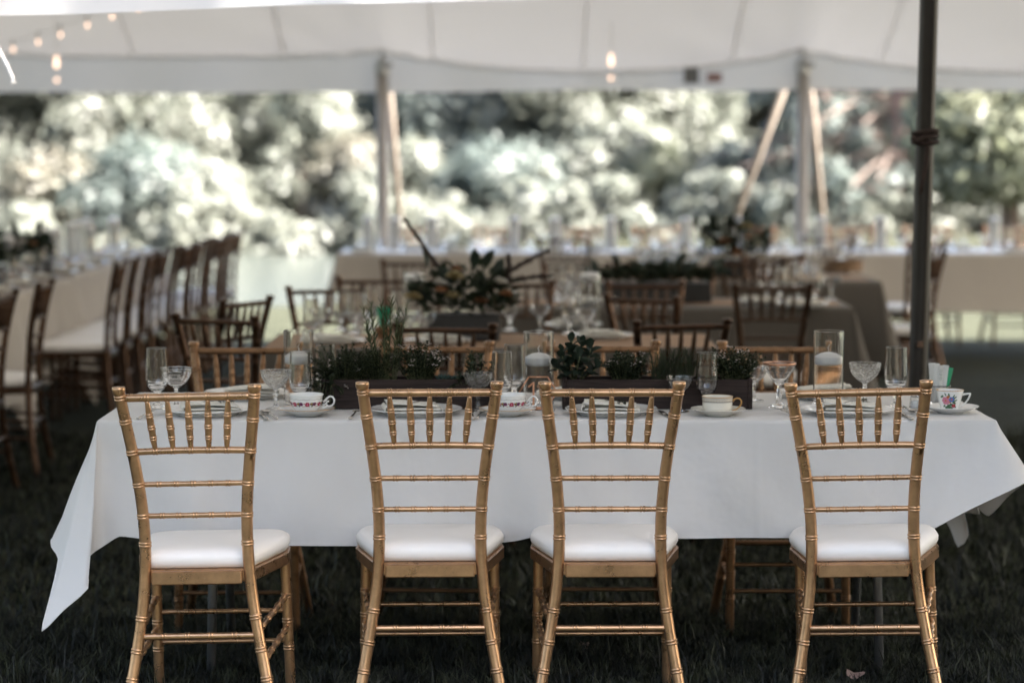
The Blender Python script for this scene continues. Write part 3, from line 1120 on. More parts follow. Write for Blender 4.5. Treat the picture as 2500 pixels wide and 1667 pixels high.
def build_trees():
    # x, y, height, radius, leaf, name, label, extra
    L = [
        (-1.95, 54, 5.6, 1.9, 'pale_leaf', 'maple_tree', 'pale tree filling the gap between the single pole and the dark blue-green tree', {}),
        (-10.84, 53, 5.6, 2.2, 'pale_leaf', 'maple_tree', 'pale tree behind the far left willows', {}),
        (-10.04, 47, 6.0, 2.4, 'pale_leaf', 'willow_tree', 'pale bushy willow at the far left of the pond bank', {}),
        (-8.05, 46.5, 5.2, 2.3, 'pale_leaf', 'willow_tree', 'big pale tree over the glasses on the left tables', {}),
        (-6.64, 47.5, 4.8, 1.75, 'pale_leaf', 'willow_tree', 'tall pale tree with a rounded sunlit edge beside the dark gap', {}),
        (-6.73, 44.2, 1.55, 1.15, 'teal_leaf', 'shrub', 'dark blue-green shrub low in front of the big pale tree', {'bush': 1, 'clumps': 26}),
        (-8.44, 44.4, 1.4, 0.9, 'brown_leaf', 'shrub', 'brownish shrub low on the bank at left', {'bush': 1, 'clumps': 20}),
        (-5.57, 43.8, 1.2, 0.9, 'pale_leaf', 'shrub', 'round pale shrub on the bank before the dark gap', {'bush': 1, 'clumps': 18}),
        (-5.49, 52, 6.0, 1.5, 'teal_leaf', 'cedar_tree', 'dark narrow tree standing in the gap between pale trees', {}),
        (-4.07, 46.5, 3.4, 1.0, 'pale_leaf', 'shrub', 'upright pale shrub left of the single tent pole', {'bush': 1, 'clumps': 40}),
        (-3.89, 56, 6.0, 2.0, 'mid_leaf', 'maple_tree', 'mid-green tree behind the single tent pole', {}),
        (-2.94, 44.6, 1.35, 0.8, 'brown_leaf', 'shrub', 'dark brownish shrub at the foot of the single tent pole', {'bush': 1, 'clumps': 20}),
        (-1.85, 44.5, 1.3, 0.7, 'pale_leaf', 'shrub', 'low pale shrub just right of the single tent pole', {'bush': 1, 'clumps': 16}),
        (-1.22, 50, 4.4, 1.7, 'teal_leaf', 'holly_tree', 'dark blue-green tree right of the single tent pole', {}),
        (0.04, 58, 6.0, 2.4, 'pale_leaf', 'maple_tree', 'tall pale tree behind the dark blue-green one', {}),
        (1.08, 48.5, 5.0, 1.8, 'pale_leaf', 'maple_tree', 'broad pale tree in the middle above the white table', {}),
        (2.83, 50, 5.2, 1.7, 'pale_leaf', 'maple_tree', 'pale tree left of the slanting straps', {}),
        (-0.37, 44.3, 1.35, 1.15, 'teal_leaf', 'shrub', 'dark low shrub in front of the middle trees', {'bush': 1, 'clumps': 26}),
        (1.81, 44.8, 1.7, 0.95, 'pale_leaf', 'shrub', 'round pale shrub below the broad pale tree', {'bush': 1, 'clumps': 22}),
        (2.74, 44.2, 1.3, 0.75, 'yellow_leaf', 'shrub', 'yellow-green shrub left of the slanting straps', {'bush': 1, 'clumps': 18}),
        (3.41, 44.6, 1.0, 0.55, 'brown_leaf', 'shrub', 'small dark brown shrub left of the slanting straps', {'bush': 1, 'clumps': 14}),
        (4.68, 56, 5.5, 2.0, 'mid_leaf', 'oak_tree', 'mid-green tree behind the two slanting straps', {}),
        (4.32, 44.5, 1.25, 0.8, 'teal_leaf', 'shrub', 'dark green shrub between the slanting straps', {'bush': 1, 'clumps': 18}),
        (7.53, 54, 6.0, 2.2, 'brown_leaf', 'larch_tree', 'brownish tree behind the red-barked spruce', {}),
        (8.58, 47, 5.0, 1.9, 'pale_leaf', 'oak_tree', 'pale green tree beyond the dark pole on the right', {}),
        (7.21, 35, 3.6, 1.2, 'yellow_leaf', 'maple_tree', 'yellow-green branches hanging at the right edge', {'low': 0.9}),
        (10.8, 46, 5.0, 2.3, 'pale_leaf', 'maple_tree', 'pale tree furthest to the right', {}),
        (-13.8, 48, 8.0, 3.0, 'mid_leaf', 'oak_tree', 'green tree beyond the left picture edge', {}),
    ]
    for i, (x, y, h, rad, m, nm, lab, ex) in enumerate(L):
        ex = dict(ex)
        ex['bush'] = bool(ex.get('bush'))
        if ex['bush']:
            ex['clumps'] = int(ex.get('clumps', 20) * 1.3)
            ex.setdefault('per', 220)
            ex.setdefault('trunk_r', 0.04)
            ex.setdefault('size', 0.09)
        tree(x, y, h, rad, m, lab, nm, seed=i, **ex)
    spruce(6.75, 42.5, 'red-barked spruce with bare drooping branches behind the right tent pole')
    # low growth along the far bank, one tangle
    rng = np.random.default_rng(31)
    cen, rc = [], []
    for k in range(620):
        x = rng.uniform(-16, 12)
        y = (42.9 if x < 2.5 else 42.0) + rng.uniform(-.8, .8)
        hmax = 0.75 + 0.35 * math.sin(x * 1.9) + 0.25 * math.sin(x * 4.3)
        cen.append((x, y, ground_z(x, y) + rng.uniform(0.02, max(.2, hmax))))
        rc.append(rng.uniform(0.12, 0.34))
    V, Q = leaf_cloud(np.array(cen), np.array(rc), 60, 0.10, rng)
    o = np_mesh('undergrowth', V, Q, M['pale_leaf'])
    tag(o, 'tangled pale undergrowth along the far bank of the pond', 'undergrowth', kind='stuff')
    # unseen leaf mass added behind the camera to keep sky light off the foreground
    rng = np.random.default_rng(91)
    cen, rc = [], []
    for k in range(330):
        a = rng.uniform(-26, 26)
        cen.append((a, rng.uniform(-11, -6), rng.uniform(0.3, 8.5)))
        rc.append(rng.uniform(0.7, 1.4))
    for k in range(280):  # taller unseen mass at the right, added to block sun
        cen.append((rng.uniform(7.5, 20), rng.uniform(-8, 2.0), rng.uniform(0.4, 14.5)))
        rc.append(rng.uniform(0.8, 1.5))
    V, Q = leaf_cloud(np.array(cen), np.array(rc), 70, 0.24, rng)
    o = np_mesh('woods', V, Q, M['teal_leaf'])
    tag(o, 'unseen leaf mass added behind the camera to block light', 'woods', kind='stuff')
    # the wood behind, read as one mass
    rng = np.random.default_rng(77)
    cen, rc = [], []
    for k in range(1000):
        a = rng.uniform(-24, 24)
        cen.append((a, rng.uniform(58, 64), ground_z(a, 61) + (rng.uniform(0.1, 5) if k < 800 else rng.uniform(4, 9))))
        rc.append(rng.uniform(0.6, 1.2))
    V, Q = leaf_cloud(np.array(cen), np.array(rc), 110, 0.17, rng)
    o = np_mesh('woods', V, Q, M['pale_leaf'])
    tag(o, 'dense pale green wood far behind the pond', 'woods', kind='stuff')


build_trees()


# ------------------------------------------------------------------ chairs
def outline(pts, n_arc=5):
    """Rounded polygon: (x, y, radius) corners to a list of points."""
    out = []
    m = len(pts)
    for i in range(m):
        p0, p1, p2 = Vector(pts[i - 1][:2]), Vector(pts[i][:2]), Vector(pts[(i + 1) % m][:2])
        r = pts[i][2]
        a, b = (p0 - p1).normalized(), (p2 - p1).normalized()
        ang = a.angle(b)
        d = min(r / math.tan(ang / 2), (p0 - p1).length * .49, (p2 - p1).length * .49)
        s, e = p1 + a * d, p1 + b * d
        for k in range(n_arc + 1):
            f = k / n_arc
            out.append(s * (1 - f) ** 2 + p1 * 2 * f * (1 - f) + e * f * f)
    return out


PX = [(0, .2), (.138, .1785), (.214, .1656), (.30, .1530), (.41, .1395), (.498, .1350), (.574, .1380), (.659, .1460), (.747, .156), (.83, .1668), (.92, .1785)]
PY = [(0, -.245), (.138, -.215), (.3, -.2), (.41, -.193), (.5, -.1915), (.6, -.1985), (.75, -.221), (.92, -.257)]

_cx = np.polyfit([k for k, _ in PX], [v for _, v in PX], 5)
_cy = np.polyfit([k for k, _ in PY], [v for _, v in PY], 4)
PX = [(z, float(np.polyval(_cx, z))) for z in np.linspace(0, .92, 60)]
PY = [(z, float(np.polyval(_cy, z))) for z in np.linspace(0, .92, 60)]


def ring_samples(length, rings, r, base, fine=0.0029, bump=1.15, pair=0.0082, step=0.018):
    """Positions along a rod and radii there, with paired turned rings."""
    s = {0.0, length}
    k = 0.0
    while k < length:
        s.add(round(k, 5))
        k += step
    hi = []
    for q in rings:
        for c in (q - pair / 2, q + pair / 2):
            hi.append(c)
            for d in (-fine * 1.7, -fine * 1.2, -fine, -fine * .8, -fine * .4, 0, fine * .4, fine * .8, fine, fine * 1.2, fine * 1.7):
                s.add(round(c + d, 5))
    s = sorted(x for x in s if 0 <= x <= length)
    rad = []
    for x in s:
        b = base(x / length)
        for c in hi:
            d = abs(x - c)
            if d < fine * 0.95:
                b = max(b, base(x / length) * (1 + (bump - 1) * math.sqrt(1 - (d / fine) ** 2)))
        rad.append(b)
    return s, rad


def rod(p0, p1, r, rings, n=9, bow=None, **k):
    p0, p1 = Vector(p0), Vector(p1)
    ln = (p1 - p0).length
    base = r if callable(r) else (lambda f: r)
    s, rad = ring_samples(ln, [q * ln for q in rings], r, base, **k)
    mb = MB()
    pts = []
    for x in s:
        p = p0.lerp(p1, x / ln)
        if bow:
            f = x / ln
            p = p + Vector(bow) * (4 * f * (1 - f))
        pts.append(p)
    mb.tube(pts, rad, n)
    return mb


def make_chair(label, group, n=10):
    G = M['gold']
    t = thing('chiavari_chair', label, 'chair', (0, 0, 0), 0, group)
    ringz = [0.138, 0.214, 0.300, 0.498, 0.574, 0.659, 0.747, 0.83]
    for sx in (-1, 1):
        H = 0.92
        s, rad = ring_samples(H, ringz + [0.895], None, lambda f: 0.0156 - 0.0006 * abs(f - .5), bump=1.13, pair=0.0080, fine=.0029)
        pts = [(sx * spline(PX, z), spline(PY, z), z) for z in s]
        # turned knob on top
        kn = ((0.9045, 0.0150), (0.9065, 0.0163), (0.909, 0.0178), (0.913, 0.0184), (0.919, 0.0183), (0.9225, 0.0174), (0.9235, 0.0155))
        pts, rad = [p for p in pts if p[2] < .903], [q for p, q in zip(pts, rad) if p[2] < .903]
        for z, r in kn:
            pts.append((sx * spline(PX, z), spline(PY, min(.92, z)), z))
            rad.append(r)
        # merge: knob sits above the last ring
        q = list(zip(range(99999), pts, rad))
        mb = MB()
        mb.tube([a[1] for a in q], [a[2] for a in q], n + 2)
        mb.build('rear_leg', G, t)
    yb = lambda z: spline(PY, z)
    xb = lambda z: spline(PX, z) - 0.006
    fr = [k / 6 for k in range(1, 6)]
    z = 0.893
    xs_t = [-.1066, -.0533, 0, .0533, .1066]
    xs_b = [-.0945, -.0472, 0, .0472, .0945]
    w = xb(z)
    rod((-w, yb(z), z), (w, yb(z), z), 0.0107, [(x + w) / (2 * w) for x in xs_t], n).build('top_rail', G, t)
    z2 = 0.747
    w2 = xb(z2)
    rod((-w2, yb(z2), z2), (w2, yb(z2), z2), 0.0092, [(x + w2) / (2 * w2) for x in xs_b], n, bow=(0, -0.004, 0.003)).build('back_rail', G, t)
    for z3 in (0.659, 0.574):
        w3 = xb(z3)
        rod((-w3, yb(z3), z3), (w3, yb(z3), z3), 0.0072, [.17, .335, .5, .665, .83], n, bump=1.22).build('back_rail', G, t)
    for a, b in zip(xs_t, xs_b):
        prof = lambda f: 0.0042 + 0.0056 * max(0, math.sin(PI * min(1, max(0, 0.06 + f * 0.90)))) ** 0.75
        rod((b, yb(z2) - .004, z2 + 0.004), (a, yb(z), z - 0.008), prof, [.24, .46, .70], 8, bump=1.15, pair=0.0072, step=0.012).build('spindle', G, t)
    # seat frame
    o = outline([(-.150, -.192, .012), (.150, -.192, .012), (.208, .07, .05), (.197, .205, .06), (-.197, .205, .06), (-.208, .07, .05)])
    mb = MB()
    k = len(o)
    zs = [(0.394, .985), (0.397, 1), (0.425, 1), (0.428, .985)]
    mb.add([(p.x * sc, p.y * sc, zz) for zz, sc in zs for p in o],
           [(j * k + i, j * k + (i + 1) % k, (j + 1) * k + (i + 1) % k, (j + 1) * k + i) for j in range(3) for i in range(k)] + [tuple(reversed(range(k))), tuple(3 * k + i for i in range(k))], 0, False)
    mb.build('seat_frame', G, t)
    mb = MB()
    mb.box((0, -.2015, .4085), (.240, .018, .036), 0, None, .003)
    mb.build('seat_rail', G, t)
    # cushion
    o2 = outline([(-.148, -.186, .03), (.148, -.186, .03), (.207, .07, .06), (.196, .207, .075), (-.196, .207, .075), (-.207, .07, .06)], 7)
    k = len(o2)
    lv = [(.92, .4285), (.965, .4305), (1.0, .444), (1.004, .456), (.985, .464), (.93, .4715), (.82, .4755), (.6, .479), (.3, .4805)]
    mb = MB()
    vs = []
    for sc, zz in lv:
        for p in o2:
            e = 0.0 if zz < .44 else 1.0
            vs.append((p.x * sc, p.y * sc + .004, zz + .0015 * e * math.sin(p.x * 40) * (1 - sc)))
    vs.append((0, 0.004, .481))
    fs = [(j * k + i, j * k + (i + 1) % k, (j + 1) * k + (i + 1) % k, (j + 1) * k + i) for j in range(len(lv) - 1) for i in range(k)]
    fs += [((len(lv) - 1) * k + i, (len(lv) - 1) * k + (i + 1) % k, len(lv) * k) for i in range(k)]
    fs.append(tuple(reversed(range(k))))
    mb.add(vs, fs)
    mb.build('seat_cushion', M['cushion'], t)
    # front legs and stretchers
    for sx in (-1, 1):
        rod((sx * .186, .178, 0), (sx * .182, .172, .388), lambda f: .0145, [.36, .56, .74], n, bump=1.13).build('front_leg', G, t)
        for za, zb in ((.262, .290), (.182, .200)):
            rod((sx * spline(PX, za), spline(PY, za), za), (sx * .184, .175, zb), .0078, [.14, .32, .5, .68, .86], 8, bump=1.35, pair=.012, fine=.006).build('side_stretcher', G, t)
    za = .252
    w = spline(PX, za) - .004
    rod((-w, spline(PY, za), za), (w, spline(PY, za), za), .0088, [.2, .4, .6, .8], n, bump=1.16).build('stretcher', G, t)
    for zf in (.245, .160):
        rod((-.182, .176, zf), (.182, .176, zf), .0068, [.22, .42, .60, .80], 8, bump=1.2).build('stretcher', G, t)
    return t


CHAIR = make_chair('gold bamboo-style chair at the picture left, turned to show its right side', 'gold chairs drawn up along the near side of the dining table')
CHAIR.location = (-0.814, 6.52, 0.0)
CHAIR.rotation_euler = (0, R(-1.4), R(-2.5))
CHAIR_N = 0


def shaded_finish(o, m='shaded_gold'):  # swaps the gold for a copy with shade in its colour
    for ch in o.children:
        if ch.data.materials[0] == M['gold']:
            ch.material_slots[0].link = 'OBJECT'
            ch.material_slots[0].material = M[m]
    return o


def chair(x, y, rz, label, group, tilt=0.0, z=None):
    return copy_tree(CHAIR, loc=(x, y, ground_z(x, y) if z is None else z), rz=rz, label=label, group=group, tilt=tilt)


NEAR = 'gold chairs drawn up along the near side of the dining table'
chair(-0.227, 6.625, R(2), 'gold chair second from left, in front of the twin floral teacups', NEAR)
chair(0.260, 6.625, R(1), 'gold chair right of the middle, between floral and gilt teacups', NEAR)
chair(0.990, 6.625, R(-8.5), 'gold chair at the right end of the dining table near the sugar packets', NEAR, tilt=R(-2.2))

for _i, _o in enumerate([o for o in bpy.data.objects if o.get('group') == NEAR]):
    for _c in _o.children:
        _c['wear'] = (0.0, 1.7, 3.1, 0.9)[_i]

FARSIDE = 'gold chairs facing the camera across the dining table'
shaded_finish(chair(-0.876, 7.76, R(181), 'gold chair facing us behind the left place setting', FARSIDE, z=-.03), 'half_shaded_gold')
shaded_finish(chair(-0.266, 7.80, R(177), 'gold chair facing us behind the tall rosemary', FARSIDE, z=-.03), 'half_shaded_gold')
shaded_finish(chair(0.304, 7.82, R(180), 'gold chair facing us behind the broad-leaved plant', FARSIDE, z=-.03), 'half_shaded_gold')
shaded_finish(chair(0.879, 7.79, R(180), 'gold chair facing us behind the copper-rimmed glass', FARSIDE, z=-.03), 'half_shaded_gold')

MIDG = 'blurred gold chairs among the middle tables'
for x, y, a, lab in [
    (-1.04, 9.52, -24, 'turned dark chair behind the left end of the dining table, nearest of its pair'),
    (-1.358, 10.42, 62, 'chair seen nearly edge-on beyond the turned chair at left'),
    (-0.211, 9.12, -8, 'chair in front of the bouquet with its long top rail level with the rosemary'),
    (0.576, 9.28, 14, 'slightly turned chair before the second middle table end, nearest of the dark group'),
    (0.704, 10.70, -34, 'angled chair with lit spindles at the end of the burlap-topped table'),
    (-0.776, 10.95, 200, 'tilted chair with leaning post at the left end of the burlap-topped table'),
    (-0.674, 11.72, 182, 'chair on the far side left of the bouquet'),
    (0.035, 11.38, 184, 'dark chair on the far side right of the bouquet'),
    (0.637, 11.32, 180, 'dark chair below the long green planter'),
    (1.221, 11.60, 1, 'square-on dark chair with its back to us before the dark cloth'),
    (1.581, 14.15, 186, 'chair behind the dark cloth table with bright glints between its spindles'),
    (-0.56, 13.45, 179, 'shaded gold chair just below the white table at left'),
    (.35, 13.1, 180, 'chair facing us beyond the long green planter, left of two'),
    (.95, 13.1, 183, 'chair facing us beyond the long green planter, right of two'),
    (.75, 13.9, 2, 'chair with its back to us below the glittering glasses'),
    (1.38, 13.92, -4, 'chair with its back to us just before the second bouquet'),
    (2.32, 14.62, 65, 'chair seen from its side just left of the dark pole'),
    (2.64, 16.5, 40, 'chair half hidden by the dark pole near the white table'),
    (0.391, 17.2, -6, 'dark chair with its back to us against the white table, nearer the middle'),
    (2.23, 17.4, 4, 'dark chair with its back to us against the white table, right of the second bouquet'),
]:
    shaded_finish(chair(x, y, R(a), lab, MIDG))

ROWR = 'gold chairs beyond the far white table facing the camera'
ordn = ['first', 'second', 'third', 'fourth', 'fifth', 'sixth', 'seventh', 'eighth', 'ninth', 'tenth', 'eleventh', 'twelfth', 'thirteenth', 'fourteenth']
for i, px in enumerate([1001, 1209, 1411, 1602, 1836, 2074, 2263, 2460]):
    x = (px - 1250) / 5903 * 19.2
    shaded_finish(chair(x, 18.98, R(180 + random.uniform(-4, 4)), f'{ordn[i]} sunlit chair from the left beyond the far white table', ROWR))

LEFTR = 'gold chairs in a receding row along the left table'
ly = [10.75, 11.55] + [13.5 + .475 * i for i in range(11)]
for i, y in enumerate(ly):
    f = (y - 11.5) / 6.7
    x = -2.49 + 0.17 * f
    shaded_finish(chair(x, y, R(90 + random.uniform(-5, 5)), f'{ordn[i]} chair counting back along the row beside the left table', LEFTR))


# ------------------------------------------------------------------ tables and cloths
def table(label, x0, x1, y0, y1, h, group=None, legs=True, g=0.0):
    cx, cy = (x0 + x1) / 2, (y0 + y1) / 2
    t = thing('banquet_table', label, 'table', (cx, cy, g), 0, group)
    w, d = x1 - x0, y1 - y0
    mb = MB()
    mb.box((0, 0, h - g - 0.018), (w - .02, d - .02, 0.03), 0, None, .004)
    mb.build('tabletop', M['slab'], t)
    along_x = w >= d
    L = w if along_x else d
    W = d if along_x else w
    for s in (-1, 1):
        for q in (-1, 1):
            a = s * (L / 2 - .30)
            pts = [(a, q * (W / 2 - .26), h - g - .035), (a + s * .0, q * (W / 2 - .22), .45), (a, q * (W / 2 - .12), 0.004)]
            if not along_x:
                pts = [(-b, c, e) for c, b, e in [(p[0], p[1], p[2]) for p in pts]]
            mb = MB()
            mb.tube(pts, 0.0135, 10)
            mb.build('leg', M['steel'], t)
        a = s * (L / 2 - .30)
        pts = [(a, -(W / 2 - .215), .42), (a, W / 2 - .215, .42)]
        if not along_x:
            pts = [(-p[1], p[0], p[2]) for p in pts]
        mb = MB()
        mb.tube(pts, .011, 8)
        mb.build('crossbar', M['steel'], t)
    return t


def cloth_from_keys(name, keys, rect, h, m, label, group=None, rows=22, per=10, ripple=0.006, seed=1, cat='tablecloth', wrinkle=0.0):
    """Cloth over a table: keys run round the edge as (edge point, hem point)."""
    rng = np.random.default_rng(seed)
    x0, x1, y0, y1 = rect
    cx, cy = (x0 + x1) / 2, (y0 + y1) / 2
    E, Hm = [], []
    n = len(keys)
    for i in range(n):
        k0, k1, k2, k3 = keys[i - 1], keys[i], keys[(i + 1) % n], keys[(i + 2) % n]
        dist = (Vector((*k2[0], 0)) - Vector((*k1[0], 0))).length + 0.6 * (Vector(k2[1]) - Vector(k1[1])).length
        steps = max(2, int(dist * per * 3.2))
        for j in range(steps):
            w = j / steps
            E.append((k1[0][0] * (1 - w) + k2[0][0] * w, k1[0][1] * (1 - w) + k2[0][1] * w))
            f = lambda a, b, c, d: 0.5 * (2 * b + (c - a) * w + (2 * a - 5 * b + 4 * c - d) * w * w + (3 * b - a - 3 * c + d) * w ** 3)
            cr = tuple(f(*q) for q in zip(k0[1], k1[1], k2[1], k3[1]))
            li = tuple(a * (1 - w) + b * w for a, b in zip(k1[1], k2[1]))
            Hm.append(tuple(.55 * a + .45 * b for a, b in zip(cr, li)))
    m_ = len(E)
    ph = rng.uniform(0, 6, 6)
    vs = []
    rad = 0.012
    zt = h
    # rings on the top from the centre line outwards, then the drop
    tops = [0.0, 0.35, 0.7, 0.9, 0.97]
    for f in tops:
        for e in E:
            px, py = cx + (e[0] - cx) * f, cy + (e[1] - cy) * f
            vs.append((px, py, zt + 0.0006 * math.sin(px * 9 + ph[0]) * math.sin(py * 11 + ph[1])))
    for r in range(rows + 1):
        v = r / rows
        for i, (e, hm) in enumerate(zip(E, Hm)):
            ex, ey = e
            ox, oy = hm[0] - ex, hm[1] - ey
            on = math.hypot(ox, oy) + 1e-6
            # quick turn over the table edge, then nearly straight to the hem
            turn = 1 - math.exp(-v / 0.018)
            lin = v ** 1.12
            out = 0.004 * turn + on * lin
            dz = (zt - hm[2]) * (v ** 0.985)
            dz = max(0.0, dz - 0.006 * turn * (1 - v))
            s_ = i / m_ * (x1 - x0 + y1 - y0) * 2
            wob = ripple * v ** 1.3 * (math.sin(s_ * 9 + ph[2] + 1.5 * math.sin(s_ * 2.1 + ph[3])) + 0.5 * math.sin(s_ * 21 + ph[4]))
            nx, ny = (ox / on, oy / on)
            wz = zt - dz
            wr = wrinkle * min(1, v * 4) * (math.sin(7 * s_ + 5 * wz) + .7 * math.sin(-17 * s_ + 11 * wz + ph[1]) + .5 * math.sin(29 * s_ + 19 * wz + 2 * math.sin(4 * s_)))
            if wrinkle:
                dx = ex - .07
                wr += -.010 * math.exp(-(dx / .05) ** 2) * v + .006 * math.exp(-((dx + .13 * v) / .03) ** 2) * v + .006 * math.exp(-((dx - .15 * v) / .035) ** 2) * v
                for cx_ in (-.62, .70):
                    wr += .0016 * math.exp(-abs(ex - cx_) / .006)
            vs.append((ex + nx * (out + wob + wr), ey + ny * (out + wob + wr), wz))
    R_ = len(tops) + rows + 1
    idx = np.arange(R_ * m_).reshape(R_, m_)
    q = []
    for r in range(R_ - 1):
        a, b = idx[r], idx[r + 1]
        q.append(np.stack([a, np.roll(a, -1), np.roll(b, -1), b], 1))
    o = np_mesh(name, np.array(vs), np.concatenate(q), m, None, True)
    o.location = (0, 0, 0)
    # hem: a narrow doubled strip along the lower edge
    tag(o, label, cat, group)
    return o, vs[-m_:]


def corner_keys(cx, cy, sx, sy, a, b, h, z_side, z_front, tip_drop, order):
    """Fan of hem points round a table corner (sx, sy point outwards)."""
    seq = [
        (0.20 * a + .02, .0, z_side),
        (0.26 * a + .02, 0.10 * b, z_side - .04),
        (0.26 * a + .02, 0.26 * b + .02, tip_drop),
        (0.10 * a, 0.26 * b + .02, z_front - .04),
        (0.0, 0.20 * b + .02, z_front)]
    ks = [((cx, cy), (cx + sx * ox, cy + sy * oy, z)) for ox, oy, z in seq]
    return ks if order else ks[::-1]


def plain_cloth(name, x0, x1, y0, y1, h, drop, m, label, group=None, seed=2, ripple=0.008):
    z = h - drop
    f = .03
    k = []
    tip = h - drop * 1.38
    # round the edge counter-clockwise from the front left
    k += corner_keys(x0, y0, -1, -1, drop, drop, h, z, z, tip, True)
    for q in (.12, .35, .6, .88):
        x = x0 + (x1 - x0) * q
        k.append(((x, y0), (x, y0 - f, z + random.uniform(-.01, .01))))
    k += corner_keys(x1, y0, 1, -1, drop, drop, h, z, z, tip, False)
    for q in (.2, .5, .8):
        y = y0 + (y1 - y0) * q
        k.append(((x1, y), (x1 + f, y, z + random.uniform(-.01, .01))))
    k += corner_keys(x1, y1, 1, 1, drop, drop, h, z, z, tip, True)
    for q in (.12, .35, .6, .88):
        x = x1 + (x0 - x1) * q
        k.append(((x, y1), (x, y1 + f, z + random.uniform(-.01, .01))))
    k += corner_keys(x0, y1, -1, 1, drop, drop, h, z, z, tip, False)
    for q in (.2, .5, .8):
        y = y1 + (y0 - y1) * q
        k.append(((x0, y), (x0 - f, y, z + random.uniform(-.01, .01))))
    return cloth_from_keys(name, k, (x0, x1, y0, y1), h, m, label, group, rows=14, per=7, ripple=ripple, seed=seed)[0]


TX0, TX1, TY0, TY1, TH = -1.18, 1.375, 6.85, 7.61, 0.765
table('long dining table under the white cloth in front', TX0, TX1, TY0, TY1, TH - .003)
mk = [
    # front left corner: from the left side round to the front
    ((-1.18, 6.95), (-1.325, 6.97, .405)),
    ((-1.18, 6.855), (-1.315, 6.86, .400)),
    ((-1.18, 6.85), (-1.285, 6.80, .375)),
    ((-1.18, 6.85), (-1.300, 6.755, .27)),
    ((-1.18, 6.85), (-1.312, 6.72, .185)),
    ((-1.18, 6.85), (-1.255, 6.715, .245)),
    ((-1.18, 6.85), (-1.188, 6.705, .31)),
    ((-1.18, 6.85), (-1.205, 6.79, .38)),
    ((-1.178, 6.85), (-1.168, 6.838, .405)),
    ((-1.10, 6.85), (-1.12, 6.83, .435)),
    ((-1.0, 6.85), (-1.03, 6.825, .425)),
    ((-.9, 6.85), (-.91, 6.805, .417)),
    ((-.8, 6.85), (-.80, 6.83, .413)),
    ((-.3, 6.85), (-.3, 6.825, .408)),
    ((-.05, 6.85), (-.02, 6.835, .418)),
    ((.07, 6.85), (.07, 6.80, .437)),
    ((.2, 6.85), (.19, 6.83, .43)),
    ((.6, 6.85), (.6, 6.825, .432)),
    ((.95, 6.85), (.95, 6.825, .43)),
    # front right corner, swung outwards
    ((1.17, 6.85), (1.12, 6.83, .437)),
    ((1.27, 6.85), (1.19, 6.80, .475)),
    ((1.325, 6.85), (1.265, 6.775, .525)),
    ((1.335, 6.85), (1.335, 6.765, .562)),
    ((1.335, 6.85), (1.39, 6.775, .587)),
    ((1.335, 6.85), (1.438, 6.82, .603)),
    ((1.335, 6.86), (1.435, 6.88, .585)),
    ((1.335, 6.96), (1.405, 6.98, .53)),
    ((1.335, 7.06), (1.365, 7.08, .455)),
    ((1.335, 7.14), (1.345, 7.15, .47)),
    ((1.335, 7.26), (1.385, 7.28, .43)),
    ((1.335, 7.42), (1.36, 7.44, .41)),
    ((1.335, 7.60), (1.385, 7.60, .38)),
    ((1.335, 7.61), (1.41, 7.66, .30)),
    ((1.335, 7.61), (1.39, 7.70, .255)),
    ((1.335, 7.61), (1.335, 7.68, .36)),
    ((1.1, 7.61), (1.1, 7.65, .42)),
    ((.3, 7.61), (.3, 7.64, .42)),
    ((-.5, 7.61), (-.5, 7.64, .42)),
    ((-1.1, 7.61), (-1.11, 7.65, .41)),
    ((-1.18, 7.61), (-1.23, 7.66, .40)),
    ((-1.18, 7.55), (-1.26, 7.56, .38)),
    ((-1.18, 7.3), (-1.25, 7.3, .40)),
    ((-1.18, 7.12), (-1.29, 7.13, .40)),
]
mk = [((e[0] + .04 * (e[0] > 1.1), e[1]), (q[0] + .04 * (e[0] > 1.1), q[1], q[2])) for e, q in mk]
main_cloth, hem_line = cloth_from_keys('tablecloth', mk, (TX0, TX1, TY0, TY1), TH, M['white_cloth'],
                                       'white linen cloth over the front dining table with swinging corners', None, rows=40, per=22, ripple=0.004, seed=4, wrinkle=.0045)
mb = MB()
mb.tube([Vector(p) for p in hem_line] + [Vector(hem_line[0])], 0.0016, 5, 0, False)
mb.build('hem', M['white_cloth'], main_cloth)
mb = MB()
c = Vector((-.995, 6.852, .40))
mb.box(c, (.030, .0015, .040), 0, Euler((0.5, -0.35, 0.2)).to_matrix())
mb.build('care_label', M['packet_white'], main_cloth)

MIDT = 'tables in the middle of the tent'
GM = -0.03
table('burlap-topped table behind the dining table, under the first bouquet', -1.0, .83, 9.6, 10.36, .73, MIDT, g=GM)
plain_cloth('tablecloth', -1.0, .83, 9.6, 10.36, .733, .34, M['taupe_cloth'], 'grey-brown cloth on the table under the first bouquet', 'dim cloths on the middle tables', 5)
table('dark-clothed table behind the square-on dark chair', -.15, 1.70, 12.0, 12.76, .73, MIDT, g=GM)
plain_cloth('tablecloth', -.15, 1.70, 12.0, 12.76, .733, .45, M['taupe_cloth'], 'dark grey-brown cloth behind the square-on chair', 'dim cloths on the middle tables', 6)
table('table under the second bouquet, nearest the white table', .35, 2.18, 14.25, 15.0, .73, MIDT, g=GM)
plain_cloth('tablecloth', .35, 2.18, 14.25, 15.0, .733, .5, M['taupe_cloth'], 'dim cloth hanging left of the dark pole under the second bouquet', 'dim cloths on the middle tables', 7)

